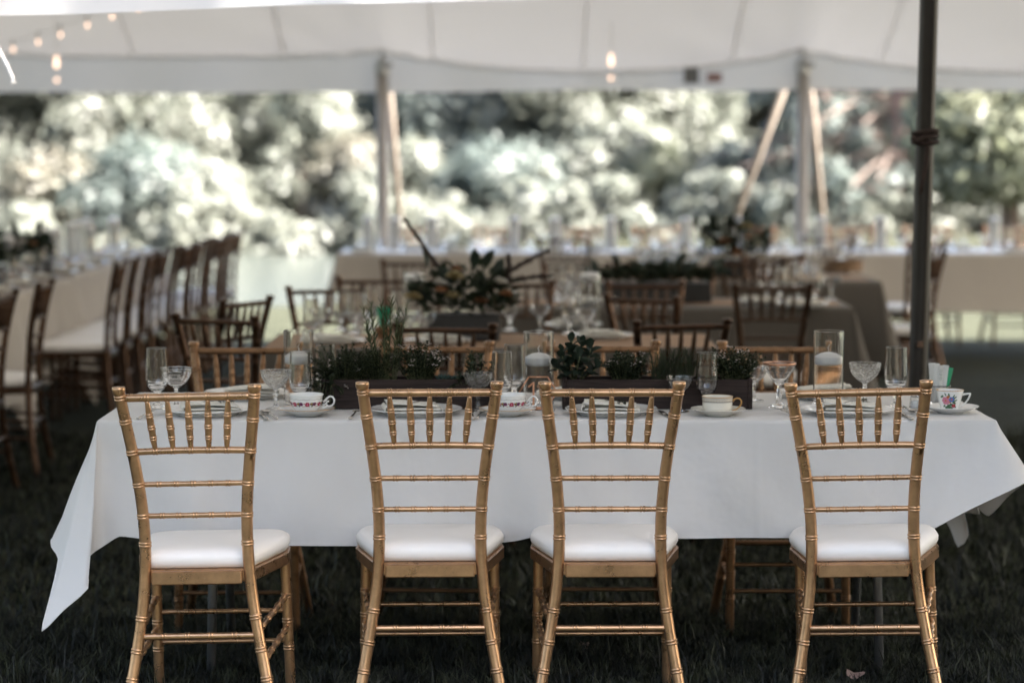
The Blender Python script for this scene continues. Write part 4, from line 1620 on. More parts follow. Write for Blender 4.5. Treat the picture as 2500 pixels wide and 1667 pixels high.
FART = 'white-clothed tables in a line at the far side of the tent'
for i, (a, b) in enumerate([(-1.28, .60), (.62, 2.46), (2.48, 4.32)]):
    nm = ['left', 'middle', 'right'][i]
    table(f'{nm} table of the far white row', a, b, 17.7, 18.46, .735, FART, g=GM)
    plain_cloth('tablecloth', a, b, 17.7, 18.46, .738, .42, M['tan_cloth'], f'pale cloth on the {nm} table of the far row', 'pale cloths on the far row of tables', 20 + i, .004)
LT = 'tables end to end at the left edge'
for i in range(4):
    y0 = 10.9 + i * 1.86
    table(f'{ordn[i]} table from the front of the left row', -3.42, -2.66, y0, y0 + 1.84, .735, LT, g=GM)
    plain_cloth('tablecloth', -3.42, -2.66, y0, y0 + 1.84, .738, .55, M['tan_cloth'], f'pale cloth on the {ordn[i]} table of the left row', 'pale cloths on the left row of tables', 30 + i, .016)


def runner(x0, x1, y0, y1, z, label):
    t = MB()
    nx, ny = 24, 8
    vs, fs = [], []
    for j in range(ny + 1):
        for i in range(nx + 1):
            x = x0 + (x1 - x0) * i / nx
            y = y0 + (y1 - y0) * j / ny
            vs.append((x, y, z + .0025 + .0022 * math.sin(x * 13) * math.sin(y * 17)))
    k = len(vs)
    for j in range(ny):
        for i in range(nx):
            a = j * (nx + 1) + i
            fs.append((a, a + 1, a + nx + 2, a + nx + 1))
    t.add(vs, fs)
    o = t.build('table_runner', M['kraft'])
    tag(o, label, 'table runner', 'brown paper runners')


for i, (a, b) in enumerate([(-1.27, .59), (.63, 2.45), (2.49, 4.31)]):
    mb = MB()
    mb.box(((a + b) / 2, 18.08, .7408), (b - a, .752, .004), 0, None, .001)  # sheet added to whiten the far table tops like glare
    tag(mb.build('glare_sheet', M['glare_white']), f'added white sheet for glare on the {["left", "middle", "right"][i]} table of the far row', 'glare sheet', 'white glare sheets on the far tables')


runner(-.99, .82, 9.64, 10.32, .733, 'crumpled brown paper runner on the table under the first bouquet')
runner(-.1, 1.66, 12.15, 12.6, .733, 'brown paper runner on the dark-clothed table')
runner(.4, 2.14, 14.35, 14.9, .733, 'brown paper runner under the second bouquet')
for i in range(4):
    y0 = 10.95 + i * 1.86
    runner(-3.2, -2.74, y0, y0 + 1.75, .738, f'brown paper runner on the {ordn[i]} table of the left row')


# ------------------------------------------------------------------ tableware shapes
def goblet_profile():
    o = [(0, 0), (.034, 0), (.0345, .0018), (.030, .004), (.014, .009), (.0075, .017), (.0062, .028), (.0075, .040), (.011, .048), (.020, .055), (.0285, .066), (.0325, .080), (.0335, .095), (.0328, .120), (.0312, .150), (.0304, .1775)]
    i = [(.0297, .1785), (.0290, .1775), (.0296, .150), (.0312, .120), (.0318, .095), (.0308, .081), (.0268, .068), (.018, .058), (.008, .0545), (0, .054)]
    return o + i


def coupe_profile(h=.118, r=.046, flare=1.0):
    o = [(0, 0), (.033, 0), (.0335, .0018), (.028, .004), (.010, .009), (.0055, .018), (.0048, .035), (.0058, .048), (.0052, .056), (.008, .062), (.018, .068), (.030, .078), (.039, .090), (.0435 + .0 * flare, .102), (r, h)]
    i = [(r - .0006, h + .001), (r - .0015, h), (.0418, .1025), (.0372, .0912), (.0285, .0798), (.017, .0700), (.006, .0662), (0, .066)]
    return o + i


def cone_profile():
    o = [(0, 0), (.034, 0), (.0345, .0018), (.028, .005), (.012, .012), (.0085, .022), (.0075, .04), (.0058, .058), (.0065, .066), (.014, .072), (.022, .082), (.030, .094), (.040, .108), (.0475, .122), (.049, .134)]
    i = [(.0482, .135), (.0474, .134), (.0458, .1225), (.0385, .1095), (.0285, .096), (.0205, .0845), (.012, .0758), (0, .0735)]
    return o + i


def glass(kind, p, label, group=None, m='glass', s=1.0, n=28, sz=1.0):
    prof = {'goblet': goblet_profile, 'coupe': coupe_profile, 'cone': cone_profile}[kind]()
    mb = MB()
    mb.lathe(prof, n)
    nm = {'goblet': 'water_goblet', 'coupe': 'coupe_glass', 'cone': 'coupe_glass'}[kind]
    o = mb.build(nm, M[m])
    o.location = p
    o.scale = (s, s, s * sz)
    tag(o, label, 'glass', group)
    if kind == 'cone' and m == 'glass' and 'copper' in label:
        mb = MB()
        mb.lathe([(.0494, .128), (.0498, .1335), (.0488, .1352), (.0478, .1345), (.0482, .128)], n, closed=True)
        mb.build('copper_rim', M['copper'], o)
    return o


def vase(p, label, group, r=.0455, h=.222, wz=.135, m='glass', n=40, candle_label=None, cgroup=None, s=1.0):
    t = thing('cylinder_vase', label, 'vase', p, 0, group)
    mb = MB()
    mb.lathe([(0, 0), (r - .002, 0), (r, .002), (r, h - .001), (r - .001, h), (r - .0022, h), (r - .003, h - .001), (r - .003, .010), (r - .006, .007), (0, .007)], n)
    mb.build('wall', M[m], t)
    mb = MB()
    q = r - .0034
    mb.lathe([(0, .0078), (q - .003, .0078), (q, .0105), (q, wz - .002), (q - .0006, wz), (0, wz)], n)
    mb.build('water', M['water_in'], t)
    c = thing('floating_candle', candle_label, 'candle', (p[0], p[1], p[2] + wz - .016), 0, cgroup)
    mb = MB()
    k = r - .0036
    mb.lathe([(0, .0005), (k * .72, .0005), (k * .90, .0025), (k * .985, .007), (k, .012), (k, .0235), (k * .985, .0255), (k * .80, .0305), (k * .5, .0365), (k * .2, .039), (0, .039)], n)
    mb.build('wax', M['wax'], c)
    mb = MB()
    mb.tube([(0, 0, .038), (.001, 0, .047), (-.002, 0, .052), (.003, 0, .062)], [.0011, .001, .001, .0008], 6)
    mb.build('wick', M['wax'], c)
    return t


def plate(p, label, group, m='china', r=.135, n=40):
    mb = MB()
    mb.lathe([(0, .004), (r * .55, .004), (r * .60, .003), (r * .62, .0), (r * .66, .0), (r * .70, .005), (r * .98, .0165), (r, .0185), (r * .985, .0195), (r * .72, .0105), (r * .66, .0075), (0, .0070)], n)
    o = mb.build('dinner_plate', M[m])
    o.location = p
    tag(o, label, 'plate', group)
    return o


def napkin(p, label, group, rz=0.0, flip=1):
    """Linen napkin folded in thirds with a soft rolled edge."""
    t = thing('napkin', label, 'napkin', p, rz, group)
    mb = MB()
    w, d = .165, .115

    def sheet(z0, curl, x0, x1, y0, y1, th=.004, lift=0.0):
        vs, fs = [], []
        nx, ny = 16, 10
        for k in (0, 1):
            for j in range(ny + 1):
                for i in range(nx + 1):
                    u, v = i / nx, j / ny
                    x = x0 + (x1 - x0) * u
                    y = y0 + (y1 - y0) * v
                    z = z0 + curl * math.sin(PI * u) * .4 + lift * (1 - u) ** 2 + .0016 * math.sin(x * 60) * math.sin(y * 70) + (th if k else 0)
                    vs.append((x, y, z))
        o = (nx + 1) * (ny + 1)
        for k in (0, 1):
            for j in range(ny):
                for i in range(nx):
                    a = k * o + j * (nx + 1) + i
                    q = (a, a + 1, a + nx + 2, a + nx + 1)
                    fs.append(q if k else q[::-1])
        for i in range(nx):
            fs.append((i, i + 1, o + i + 1, o + i))
            a = ny * (nx + 1) + i
            fs.append((a + 1, a, o + a, o + a + 1))
        for j in range(ny):
            a = j * (nx + 1)
            fs.append((a + nx + 1, a, o + a, o + a + nx + 1))
            a += nx
            fs.append((a, a + nx + 1, o + a + nx + 1, o + a))
        mb.add(vs, fs)
    sheet(.0005, .004, -w / 2, w / 2, -d / 2, d / 2)
    sheet(.0085, .006, -w / 2 + .006, w / 2 - .004, -d / 2 + .006, d / 2 - .002)
    sheet(.0165, .010, -w / 2 + .004 * flip, w / 2 - .010, -d / 2 + .010, d / 2 - .004, lift=.012)
    # rolled fold along the side edge
    for e, zz, rr in ((-w / 2 + .004, .013, .010), (w / 2 - .004, .0075, .0065)):
        vs, fs = [], []
        n = 14
        for j in range(9):
            y = -d / 2 + .004 + (d - .01) * j / 8
            for k in range(n):
                a = PI / 2 + PI * k / (n - 1) * (1 if e < 0 else -1)
                for q in (1.0, .62):
                    vs.append((e + math.cos(a) * rr * q * .8, y, zz + math.sin(a) * rr * q))
        for j in range(8):
            for k in range(n - 1):
                for q in (0, 1):
                    a = (j * n + k) * 2 + q
                    b = ((j + 1) * n + k) * 2 + q
                    fs.append((a, a + 2, b + 2, b))
        for k in range(n - 1):
            fs.append((k * 2, k * 2 + 1, k * 2 + 3, k * 2 + 2))
        mb.add(vs, fs)
    mb.build('folded_linen', M['napkin'], t)
    return t


def sprig(p, label, group, rz):
    t = thing('herb_sprig', label, 'sprig', p, rz, group)
    mb = MB()
    pts = [(-.05, 0, .002), (-.02, .003, .005), (.015, .0, .006), (.055, .004, .004)]
    mb.tube(pts, .0011, 5)
    mb.build('stalk', M['twig'], t)
    mb = MB()
    rr = random.Random(int(p[0] * 1000) & 255)
    for k in range(34):
        f = rr.uniform(.0, 1)
        b = Vector((.012 + .046 * f, .002, .005))
        a = rr.uniform(0, 2 * PI)
        d = Vector((.5 + rr.random() * .4, math.cos(a), math.sin(a) * .8)).normalized()
        e = b + d * rr.uniform(.006, .013)
        u = d.cross(Vector((0, 0, 1))).normalized() * .0024
        mb.add([b, b.lerp(e, .5) + u, e, b.lerp(e, .5) - u], [(0, 1, 2, 3)])
    mb.build('leaves', M['herb'], t)
    return t


def cutlery(kind, p, label, rz, group='silver cutlery on the dining table'):
    t = thing(kind, label, kind, p, rz, group)
    mb = MB()
    L = .19
    if kind == 'fork':
        mb.tube([(0, -.10, .004), (0, -.06, .006), (0, .0, .008), (0, .02, .010)], [.0055, .004, .003, .004], 8, flat=.4)
        mb.build('handle', M['silver'], t)
        mb = MB()
        mb.box((0, .032, .011), (.022, .022, .0022), 0, None, .001)
        mb.build('fork_head', M['silver'], t)
        for k in range(4):
            mb = MB()
            x = -.009 + .006 * k
            mb.tube([(x, .040, .011), (x, .06, .014), (x, .082, .010)], [.0016, .0015, .0008], 6)
            mb.build('tine', M['silver'], t)
    elif kind == 'spoon':
        mb.tube([(0, -.10, .004), (0, -.06, .006), (0, .0, .008), (0, .03, .007)], [.0055, .004, .003, .003], 8, flat=.4)
        mb.build('handle', M['silver'], t)
        mb = MB()
        vs, fs = [], []
        n = 14
        for q, zz in ((1, .008), (.8, .0045), (.5, .0022), (.2, .0015)):
            for k in range(n):
                a = 2 * PI * k / n
                vs.append((.017 * q * math.cos(a), .052 + .026 * q * math.sin(a), zz + .003))
        for j in range(3):
            for k in range(n):
                fs.append((j * n + k, j * n + (k + 1) % n, (j + 1) * n + (k + 1) % n, (j + 1) * n + k))
        fs.append(tuple(3 * n + k for k in range(n)))
        mb.add(vs, fs)
        mb.build('bowl', M['silver'], t)
    else:
        mb.tube([(0, -.105, .004), (0, -.06, .005), (0, 0, .005)], [.0065, .006, .005], 8, flat=.55)
        mb.build('handle', M['silver'], t)
        mb = MB()
        mb.tube([(0, 0, .005), (.001, .05, .005), (.003, .09, .005), (.001, .11, .005)], [.006, .009, .008, .002], 8, flat=.12)
        mb.build('blade', M['silver'], t)
    return t


# cups -----------------------------------------------------------------
CUP_A = [(0, .002), (.024, .0), (.026, .002), (.025, .006), (.031, .010), (.041, .021), (.0465, .034), (.0475, .040), (.0465, .046), (.0480, .052), (.0505, .057)]
CUP_B = [(0, .002), (.026, .0), (.028, .002), (.034, .006), (.041, .016), (.0435, .028), (.0440, .040), (.0445, .050)]
CUP_C = [(0, .002), (.022, .0), (.024, .002), (.0265, .010), (.0305, .024), (.0345, .040), (.0385, .056), (.040, .062)]


def prof_r(prof, z):
    for (r0, z0), (r1, z1) in zip(prof[1:-1], prof[2:]):
        if z0 <= z <= z1 and z1 > z0:
            return r0 + (r1 - r0) * (z - z0) / (z1 - z0)
    return prof[-1][0]


def decal(mb, prof, a, z, rx, ry, mi, n=8, lift=.0005, rot=0.0):
    """A small painted patch wrapped on the cup wall."""
    ring = []
    for k in range(n):
        t = 2 * PI * k / n
        du, dv = rx * math.cos(t), ry * math.sin(t)
        du, dv = du * math.cos(rot) - dv * math.sin(rot), du * math.sin(rot) + dv * math.cos(rot)
        zz = z + dv
        r = prof_r(prof, max(.004, min(prof[-1][1], zz))) + lift
        aa = a + du / r
        ring.append((r * math.cos(aa), r * math.sin(aa), zz))
    r = prof_r(prof, z) + lift
    mb.add(ring + [(r * math.cos(a), r * math.sin(a), z)], [(k, (k + 1) % n, n) for k in range(n)], mi)


PRINTS = [M[k] for k in ('red_print', 'rose_print', 'plum_print', 'blue_print', 'green_print', 'orange_print', 'brown_print', 'gilt')]
RED, ROSE, PLUM, BLUE, GRN, ORG, BRN, GILT = range(8)


def flower(mb, prof, a, z, s, c_out, c_in, lift=.0006):
    r = prof_r(prof, z)
    for k in range(6):
        t = 2 * PI * k / 6
        decal(mb, prof, a + math.cos(t) * s * .55 / r, z + math.sin(t) * s * .55, s * .48, s * .42, c_out, 7, lift + .00005 * k)
    decal(mb, prof, a, z, s * .34, s * .34, c_in, 7, lift + .0006)


def saucer(p, label, r=.083, m='china', rim=None):
    mb = MB()
    mb.lathe([(0, .003), (.030, .003), (.032, 0), (.036, 0), (.040, .004), (r * .75, .012), (r, .021), (r * .99, .0222), (r * .74, .0145), (.034, .0065), (.028, .0048), (0, .0045)], 36)
    o = mb.build('saucer', M[m])
    o.location = p
    tag(o, label, 'saucer', 'saucers on the dining table')
    if rim:
        mb = MB()
        mb.lathe([(r - .001, .0212), (r + .0006, .0216), (r - .0008, .0228), (r - .0022, .0222)], 36, closed=True)
        mb.build('rim_line', M[rim], o)
    return o


def teacup(kind, p, label, rz=0.0):
    prof = {'a': CUP_A, 'b': CUP_B, 'c': CUP_C}[kind]
    t = thing('teacup', label, 'teacup', p, rz, 'teacups on the dining table')
    mb = MB()
    inner = [(max(0, r - .0022), z + (.0022 if i < 3 else 0)) for i, (r, z) in enumerate(prof)][::-1]
    inner = [(r, z) for r, z in inner if z > .004]
    mb.lathe(prof + [(prof[-1][0] - .0010, prof[-1][1] + .001)] + inner + [(0, .0055)], 40)
    mb.build('bowl', M['cream_china' if kind == 'b' else 'china'], t)
    F = -PI / 2     # side facing the camera
    mb = MB()
    if kind == 'a':
        for t0 in np.arange(-2.6, 2.6, .86):
            a = F + t0
            z = .031
            flower(mb, prof, a - .22, z + .001, .0060, PLUM, BRN)
            decal(mb, prof, a - .03, z + .002, .0018, .0022, RED)
            flower(mb, prof, a + .17, z, .0072, RED, ROSE)
            decal(mb, prof, a + .40, z + .001, .0030, .0045, BRN, rot=.5)
            decal(mb, prof, a + .47, z + .002, .0026, .0050, GRN, rot=-.6)
            decal(mb, prof, a - .42, z + .002, .0032, .0026, ORG, rot=.6)
            decal(mb, prof, a - .36, z - .004, .0022, .0042, BRN, rot=-.4)
            decal(mb, prof, a + .04, z - .005, .0032, .0012, GRN, rot=.4)
            decal(mb, prof, a + .30, z - .005, .0036, .0011, GRN, rot=-.3)
            decal(mb, prof, a - .10, z - .006, .0030, .0010, ORG, rot=.2)
        mb.build('floral_band', PRINTS, t)
        mb = MB()
        for sgn in (0,):
            pts = [(prof_r(prof, .047) * math.cos(a) * 1.008, prof_r(prof, .047) * math.sin(a) * 1.008, .0445 + .0012 * math.sin(a * 14)) for a in np.linspace(0, 2 * PI, 85)]
            mb.tube(pts, .0004, 4)
        mb.build('scallop_line', M['brown_print'], t)
        mb = MB()
        ring = [(.049, 0, .034), (.056, 0, .040), (.061, 0, .046), (.068, 0, .0505), (.076, 0, .049), (.081, 0, .041), (.080, 0, .031), (.074, 0, .024), (.066, 0, .0215), (.060, 0, .024), (.0575, 0, .030), (.061, 0, .036), (.066, 0, .036)]
        mb.tube(ring, [.0036, .0034, .0030, .0029, .0029, .0028, .0027, .0026, .0026, .0026, .0026, .0026, .0032], 9)
        mb.tube([(.043, 0, .020), (.050, 0, .018), (.056, 0, .020), (.061, 0, .0235)], [.0032, .0030, .0028, .0024], 8)
        mb.tube([(.047, 0, .026), (.053, 0, .027), (.0575, 0, .030)], [.003, .0026, .0024], 8)
        h = mb.build('handle', M['china'], t)
    elif kind == 'b':
        for k in range(34):
            a = k * 2 * PI / 34
            decal(mb, prof, a, .0385, .0034, .0013, BRN, rot=.7)
            decal(mb, prof, a + .07, .0365, .0028, .0011, BRN, rot=-.6)
            decal(mb, prof, a + .03, .0410, .0020, .0008, GILT, rot=.2)
            decal(mb, prof, a, .0462, .0032, .0009, BRN, rot=-.3)
            decal(mb, prof, a + .09, .0445, .0024, .0008, GILT)
        mb.build('scroll_band', PRINTS, t)
        mb = MB()
        mb.lathe([(.0440, .0485), (.0453, .0500), (.0445, .0516), (.0432, .0510)], 40, closed=True)
        mb.build('gilt_rim', M['gilt'], t)
        mb = MB()
        mb.tube([(.0435, 0, .036), (.048, 0, .042), (.056, 0, .0455), (.064, 0, .0445), (.069, 0, .038), (.069, 0, .029), (.063, 0, .020), (.054, 0, .013), (.043, 0, .009)], [.0034, .0028, .0024, .0023, .0024, .0024, .0022, .0022, .0026], 9)
        mb.build('handle', M['gilt'], t)
    else:
        a = F - .12
        flower(mb, prof, a - .30, .034, .0128, ROSE, RED)
        flower(mb, prof, a - .30, .034, .0078, ROSE, ORG, .0012)
        flower(mb, prof, a + .20, .038, .0086, BLUE, ORG)
        flower(mb, prof, a + .44, .019, .0062, RED, ORG)
        flower(mb, prof, a - .10, .045, .0046, ORG, RED)
        flower(mb, prof, a + .08, .030, .0040, ORG, BLUE)
        for da, z, rx, ry, ro in [(-.62, .046, .0066, .003, .5), (-.02, .050, .0026, .007, .2), (.34, .046, .0024, .0075, -.5), (.46, .042, .0024, .008, -.9), (.50, .034, .0070, .0024, .2), (.44, .028, .0072, .0034, -.5), (.22, .022, .0066, .0042, -.3), (.10, .013, .0062, .0050, .2), (-.22, .014, .0072, .0042, .1), (-.06, .019, .0054, .0046, .6), (.30, .010, .0050, .0036, -.4), (.62, .016, .0050, .0022, -.8), (-.50, .018, .0048, .0026, .8), (-.30, .052, .0018, .0060, .4), (.62, .036, .0048, .0010, .1)]:
            decal(mb, prof, a + da, z, rx, ry, GRN, rot=ro, lift=.0004)
        mb.build('flower_spray', PRINTS, t)
        mb = MB()
        mb.lathe([(.0395, .0610), (.0406, .0622), (.0398, .0635), (.0386, .0630)], 40, closed=True)
        mb.build('gilt_rim', M['gilt'], t)
        mb = MB()
        mb.tube([(.036, 0, .049), (.045, 0, .051), (.0535, 0, .0525), (.0585, 0, .0525), (.0575, 0, .047), (.053, 0, .036), (.045, 0, .025), (.036, 0, .017), (.028, 0, .013)], [.0036, .0030, .0027, .0030, .0028, .0025, .0024, .0026, .003], 8)
        mb.build('handle', M['china'], t)
    return t


# ------------------------------------------------------------------ the dining table's settings
Z = TH + 0.0012
PLG = 'dinner plates on the dining table'
NPG = 'folded ivory napkins on plates'
for i, (x, y, who) in enumerate([(-.885, 6.992, 'leftmost gold chair'), (-.279, 6.992, 'second gold chair from the left'), (.288, 6.992, 'chair right of the middle'), (.975, 6.992, 'gold chair at the right end')]):
    plate((x, y, Z), f'white dinner plate set before the {who}', PLG, 'china')
    napkin((x + (.01, -.01, .0, .01)[i], y, Z + .0075), f'folded ivory napkin on the plate before the {who}', NPG, R((12, 8, -3, -6)[i]), 1)
    sprig((x + (.02, .03, .01, .02)[i], y - .005, Z + .034), f'dried herb sprig on the napkin before the {who}', 'herb sprigs on napkins', R((20, 25, -60, 40)[i]))
for x, y, who in [(-.82, 7.465, 'behind the leftmost plate'), (-.24, 7.465, 'behind the first planter'), (.21, 7.465, 'between the two planters at the back'), (.955, 7.465, 'behind the right-end plate')]:
    plate((x, y, Z), f'white plate {who} on the far side', PLG, 'china')
    napkin((x + .01, y, Z + .0075), f'folded ivory napkin on the plate {who}', NPG, R(185), 1)
saucer((-.595, 6.955, Z), 'gilt-edged saucer under the left floral teacup', rim='gilt')
teacup('a', (-.595, 6.955, Z + .0055), 'white teacup with crimson flower band and looped handle at left')
saucer((-.012, 6.955, Z), 'gilt-edged saucer behind the second chair top', rim='gilt')
teacup('a', (-.008, 6.955, Z + .0055), 'white teacup with crimson flower band partly hidden by a chair post')
saucer((.596, 6.955, Z), 'plain cream saucer under the gilt-handled cup', .080, 'cream_china')
teacup('b', (.594, 6.955, Z + .0055), 'cream teacup with gilt handle and dark scroll band', R(-4))
saucer((1.280, 7.02, Z), 'white saucer under the bouquet-painted cup at the table end', .083)
teacup('c', (1.278, 7.02, Z + .0055), 'white teacup painted with a pink and blue bouquet', R(-6))
for k, x, y, rz, lab in [
    ('fork', -1.055, 6.985, -6, 'silver fork left of the leftmost plate'),
    ('knife', -.722, 6.975, 14, 'silver knife right of the leftmost plate'),
    ('spoon', -.700, 6.98, 18, 'silver spoon lying against the left teacup saucer'),
    ('fork', -.455, 6.985, -4, 'silver fork left of the second plate'),
    ('knife', -.118, 6.985, 4, 'silver knife right of the second plate'),
    ('spoon', -.092, 6.985, -5, 'silver spoon beside the knife at the second plate'),
    ('fork', .112, 6.99, -3, 'silver fork left of the third plate'),
    ('knife', .445, 6.985, 8, 'silver knife right of the third plate'),
    ('fork', .800, 6.99, 10, 'silver fork left of the right-end plate'),
    ('knife', 1.130, 6.985, 4, 'silver knife right of the right-end plate'),
    ('spoon', 1.168, 7.00, 2, 'silver spoon with round bowl before the salt shaker')]:
    cutlery(k, (x, y - .04, Z), lab, R(rz))

GG = 'clear stemware on the dining table'
for k, x, y, m, s, lab in [
    ('goblet', -1.058, 7.17, 'glass', 1, 'tall straight goblet at the left end of the dining table'),
    ('coupe', -.996, 7.135, 'glass', 1.03, 'coupe glass overlapping the leftmost goblet'),
    ('coupe', -.70, 7.12, 'cut_glass', .98, 'beaded cut coupe beside the left candle vase'),
    ('goblet', -.625, 7.10, 'glass', .97, 'goblet standing behind the left floral teacup'),
    ('goblet', -.565, 7.30, 'glass', 1, 'goblet at the end of the first planter'),
    ('coupe', -.100, 7.085, 'cut_glass', .95, 'dark looking coupe before the end of the first planter'),
    ('goblet', -.030, 7.105, 'glass', .97, 'goblet just left of the middle candle vase, the lower of two'),
    ('goblet', .007, 7.30, 'glass', 1, 'goblet behind its twin and left of the middle candle vase'),
    ('goblet', .573, 7.075, 'glass', .97, 'goblet in front of the second planter by the gilt cup'),
    ('coupe', .492, 7.06, 'glass', .88, 'low coupe hidden behind the third chair post'),
    ('cone', .797, 7.17, 'glass', 1, 'copper-rimmed conical coupe right of the second planter'),
    ('coupe', 1.064, 7.255, 'cut_glass', 1.06, 'cut coupe right of the right candle vase'),
    ('goblet', 1.142, 7.16, 'glass', 1.02, 'tall goblet behind the salt shaker'),
    ('coupe', .74, 7.36, 'glass', .9, 'coupe at the back end of the second planter')]:
    glass(k, (x, y, Z), lab, GG, m, s)
VG = 'cylinder vases with floating candles on the dining table'
for x, y, w in [(-.646, 7.29, 'left'), (.080, 7.235, 'middle'), (.954, 7.26, 'right')]:
    vase((x, y, Z), f'{w} glass cylinder vase holding a floating candle', VG, candle_label=f'white floating candle in the {w} glass cylinder', cgroup='white floating candles on the dining table')

# table number: copper hexagon with an acrylic face
t = thing('table_number', 'copper hexagon table number reading 11', 'table number', (.077, 7.10, Z), R(4))
mb = MB()
hexp = [(.056 * math.cos(a), 0, .052 + .052 * math.sin(a)) for a in (0, PI / 3, 2 * PI / 3, PI, 4 * PI / 3, 5 * PI / 3)]
hexp = [(x * 1.0, 0, z + .001) for x, y, z in hexp]
for p, q in zip(hexp, hexp[1:] + hexp[:1]):
    mb.tube([p, q], .0022, 7)
mb.build('hexagon_frame', M['copper'], t)
mb = MB()
for dx in (-.0135, .0135):
    mb.box((dx, -.001, .046), (.0056, .002, .074), 0, None, .0006)
    mb.box((dx - .0085, -.001, .0745), (.0195, .0018, .005), 0, Euler((0, R(-40), 0)).to_matrix(), .0006)
mb.build('numerals', M['copper'], t)
mb = MB()
mb.box((0, .012, .0035), (.055, .03, .004), 0, None, .001)
mb.build('foot', M['copper'], t)

# salt shaker
t = thing('salt_shaker', 'glass salt shaker with chrome dome beside the right-end plate', 'salt shaker', (1.192, 7.10, Z), 0)
mb = MB()
n = 8
mb.lathe([(0, 0), (.018, 0), (.0195, .002), (.0185, .012), (.0165, .034), (.015, .040), (.0138, .040), (.0152, .033), (.0172, .012), (.0165, .005), (0, .005)], 8)
mb.build('jar', M['glass'], t)
mb = MB()
mb.lathe([(0, .0055), (.0155, .0055), (.0165, .012), (.0152, .028), (0, .030)], 8)
mb.build('salt', M['salt'], t)
mb = MB()
mb.lathe([(.0152, .039), (.0155, .046), (.0140, .0465), (.0135, .054), (.010, .0605), (.005, .063), (0, .0635)], 20)
mb.build('cap', M['chrome'], t)

# sugar caddy
CX, CY = 1.288, 7.26
t = thing('sugar_caddy', 'small glass caddy holding the sugar packets', 'caddy', (CX, CY, Z), 0)
mb = MB()
mb.lathe([(0, 0), (.022, 0), (.026, .003), (.030, .02), (.0345, .052), (.035, .058), (.0335, .058), (.033, .052), (.0285, .021), (.024, .006), (0, .005)], 24)
mb.build('cup', M['glass'], t)
for i, (dx, dy, h, w, col, lean, lab) in enumerate([
    (-.026, .000, .118, .020, 'packet_white', -3, 'tallest white sugar packet at the left of the caddy'),
    (-.017, -.010, .117, .021, 'packet_white', 0, 'white sugar packet second from the left'),
    (-.001, -.014, .112, .016, 'packet_white', 2, 'white packet printed with a column of grey letters'),
    (.013, -.010, .113, .018, 'packet_white', 6, 'white sugar packet leaning beside the green ones'),
    (.021, -.002, .106, .016, 'packet_green', 10, 'green sweetener packet leaning at the right of the caddy'),
    (.025, .010, .105, .016, 'packet_green', 14, 'green sweetener packet behind the other green one')]):
    k = thing('sugar_packet', lab, 'packet', (CX + dx * .62, CY + dy, Z + .007), R(random.uniform(-14, 14)), 'sugar packets in the caddy', R(lean * .9))
    mb = MB()
    vs, fs = [], []
    for j, (f, th, wd) in enumerate([(0, .001, 1), (.06, .0012, 1), (.12, .0035, .96), (.5, .0046, .93), (.86, .0034, .95), (.90, .0012, 1), (1, .001, 1.02)]):
        for sx, sy in ((-1, -1), (0, -1.3), (1, -1), (1, 1), (0, 1.3), (-1, 1)):
            vs.append((sx * w / 2 * wd, sy * th / 2 + .0015 * math.sin(f * 7 + i), f * h))
    for j in range(6):
        for q in range(6):
            fs.append((j * 6 + q, j * 6 + (q + 1) % 6, (j + 1) * 6 + (q + 1) % 6, (j + 1) * 6 + q))
    fs += [tuple(range(6))[::-1], tuple(36 + q for q in range(6))]
    mb.add(vs, fs)
    mb.build('paper_sleeve', M[col], k)
    if i == 2:
        mb = MB()
        for q, ch in enumerate('OHO'):
            zc = .096 - q * .0115
            y = -.0048 + .0015 * math.sin(zc / h * 7 + i)
            if ch == 'O':
                ring = [(.0030 * math.cos(a), y - .0006, zc + .0042 * math.sin(a)) for a in np.linspace(0, 2 * PI, 15)]
                mb.tube(ring, .0005, 4)
            else:
                mb.tube([(-.0026, y - .0006, zc + .004), (-.0026, y - .0006, zc - .004)], .0005, 4)
                mb.tube([(.0026, y - .0006, zc + .004), (.0026, y - .0006, zc - .004)], .0005, 4)
                mb.tube([(-.0026, y - .0006, zc), (.0026, y - .0006, zc)], .0005, 4)
        mb.build('printed_letters', M['ink'], k)


# ------------------------------------------------------------------ planters and herbs on the dining table
def planter(x0, x1, y0, y1, z, h, label):
    t = thing('planter_box', label, 'planter box', ((x0 + x1) / 2, (y0 + y1) / 2, z), 0, 'dark wooden planter boxes on the dining table')
    w, d, th = x1 - x0, y1 - y0, .012
    parts = [('front_board', (0, -d / 2 + th / 2, h / 2), (w - .026, th, h)), ('back_board', (0, d / 2 - th / 2, h / 2), (w - .026, th, h)),
             ('end_board', (-w / 2 + .0065, 0, h / 2 + .001), (.013, d + .003, h + .002)), ('end_board', (w / 2 - .0065, 0, h / 2 + .001), (.013, d + .003, h + .002)),
             ('base_board', (0, 0, .006), (w - .028, d - .026, .010))]
    for n, c, s in parts:
        mb = MB()
        mb.box(c, s, 0, None, .002)
        mb.build(n, M['planter'], t)
    mb = MB()
    nx, ny = 16, 5
    vs = [(-w / 2 + .015 + (w - .03) * i / nx, -d / 2 + .0125 + (d - .025) * j / ny, h - .014 + random.uniform(-.004, .004)) for j in range(ny + 1) for i in range(nx + 1)]
    mb.add(vs, [(j * (nx + 1) + i, j * (nx + 1) + i + 1, (j + 1) * (nx + 1) + i + 1, (j + 1) * (nx + 1) + i) for j in range(ny) for i in range(nx)])
    o = mb.build('soil', M['soil'], t)
    o['kind'] = 'stuff'
    return t


BH = .088
planter(-.565, -.06, 7.12, 7.24, Z, BH, 'dark planter box with tall rosemary behind the second chair')
planter(.15, .712, 7.12, 7.24, Z, BH, 'dark planter box with plain end grain right of the middle')
ZS = Z + BH - .014
HG = 'herbs growing in the planter boxes'


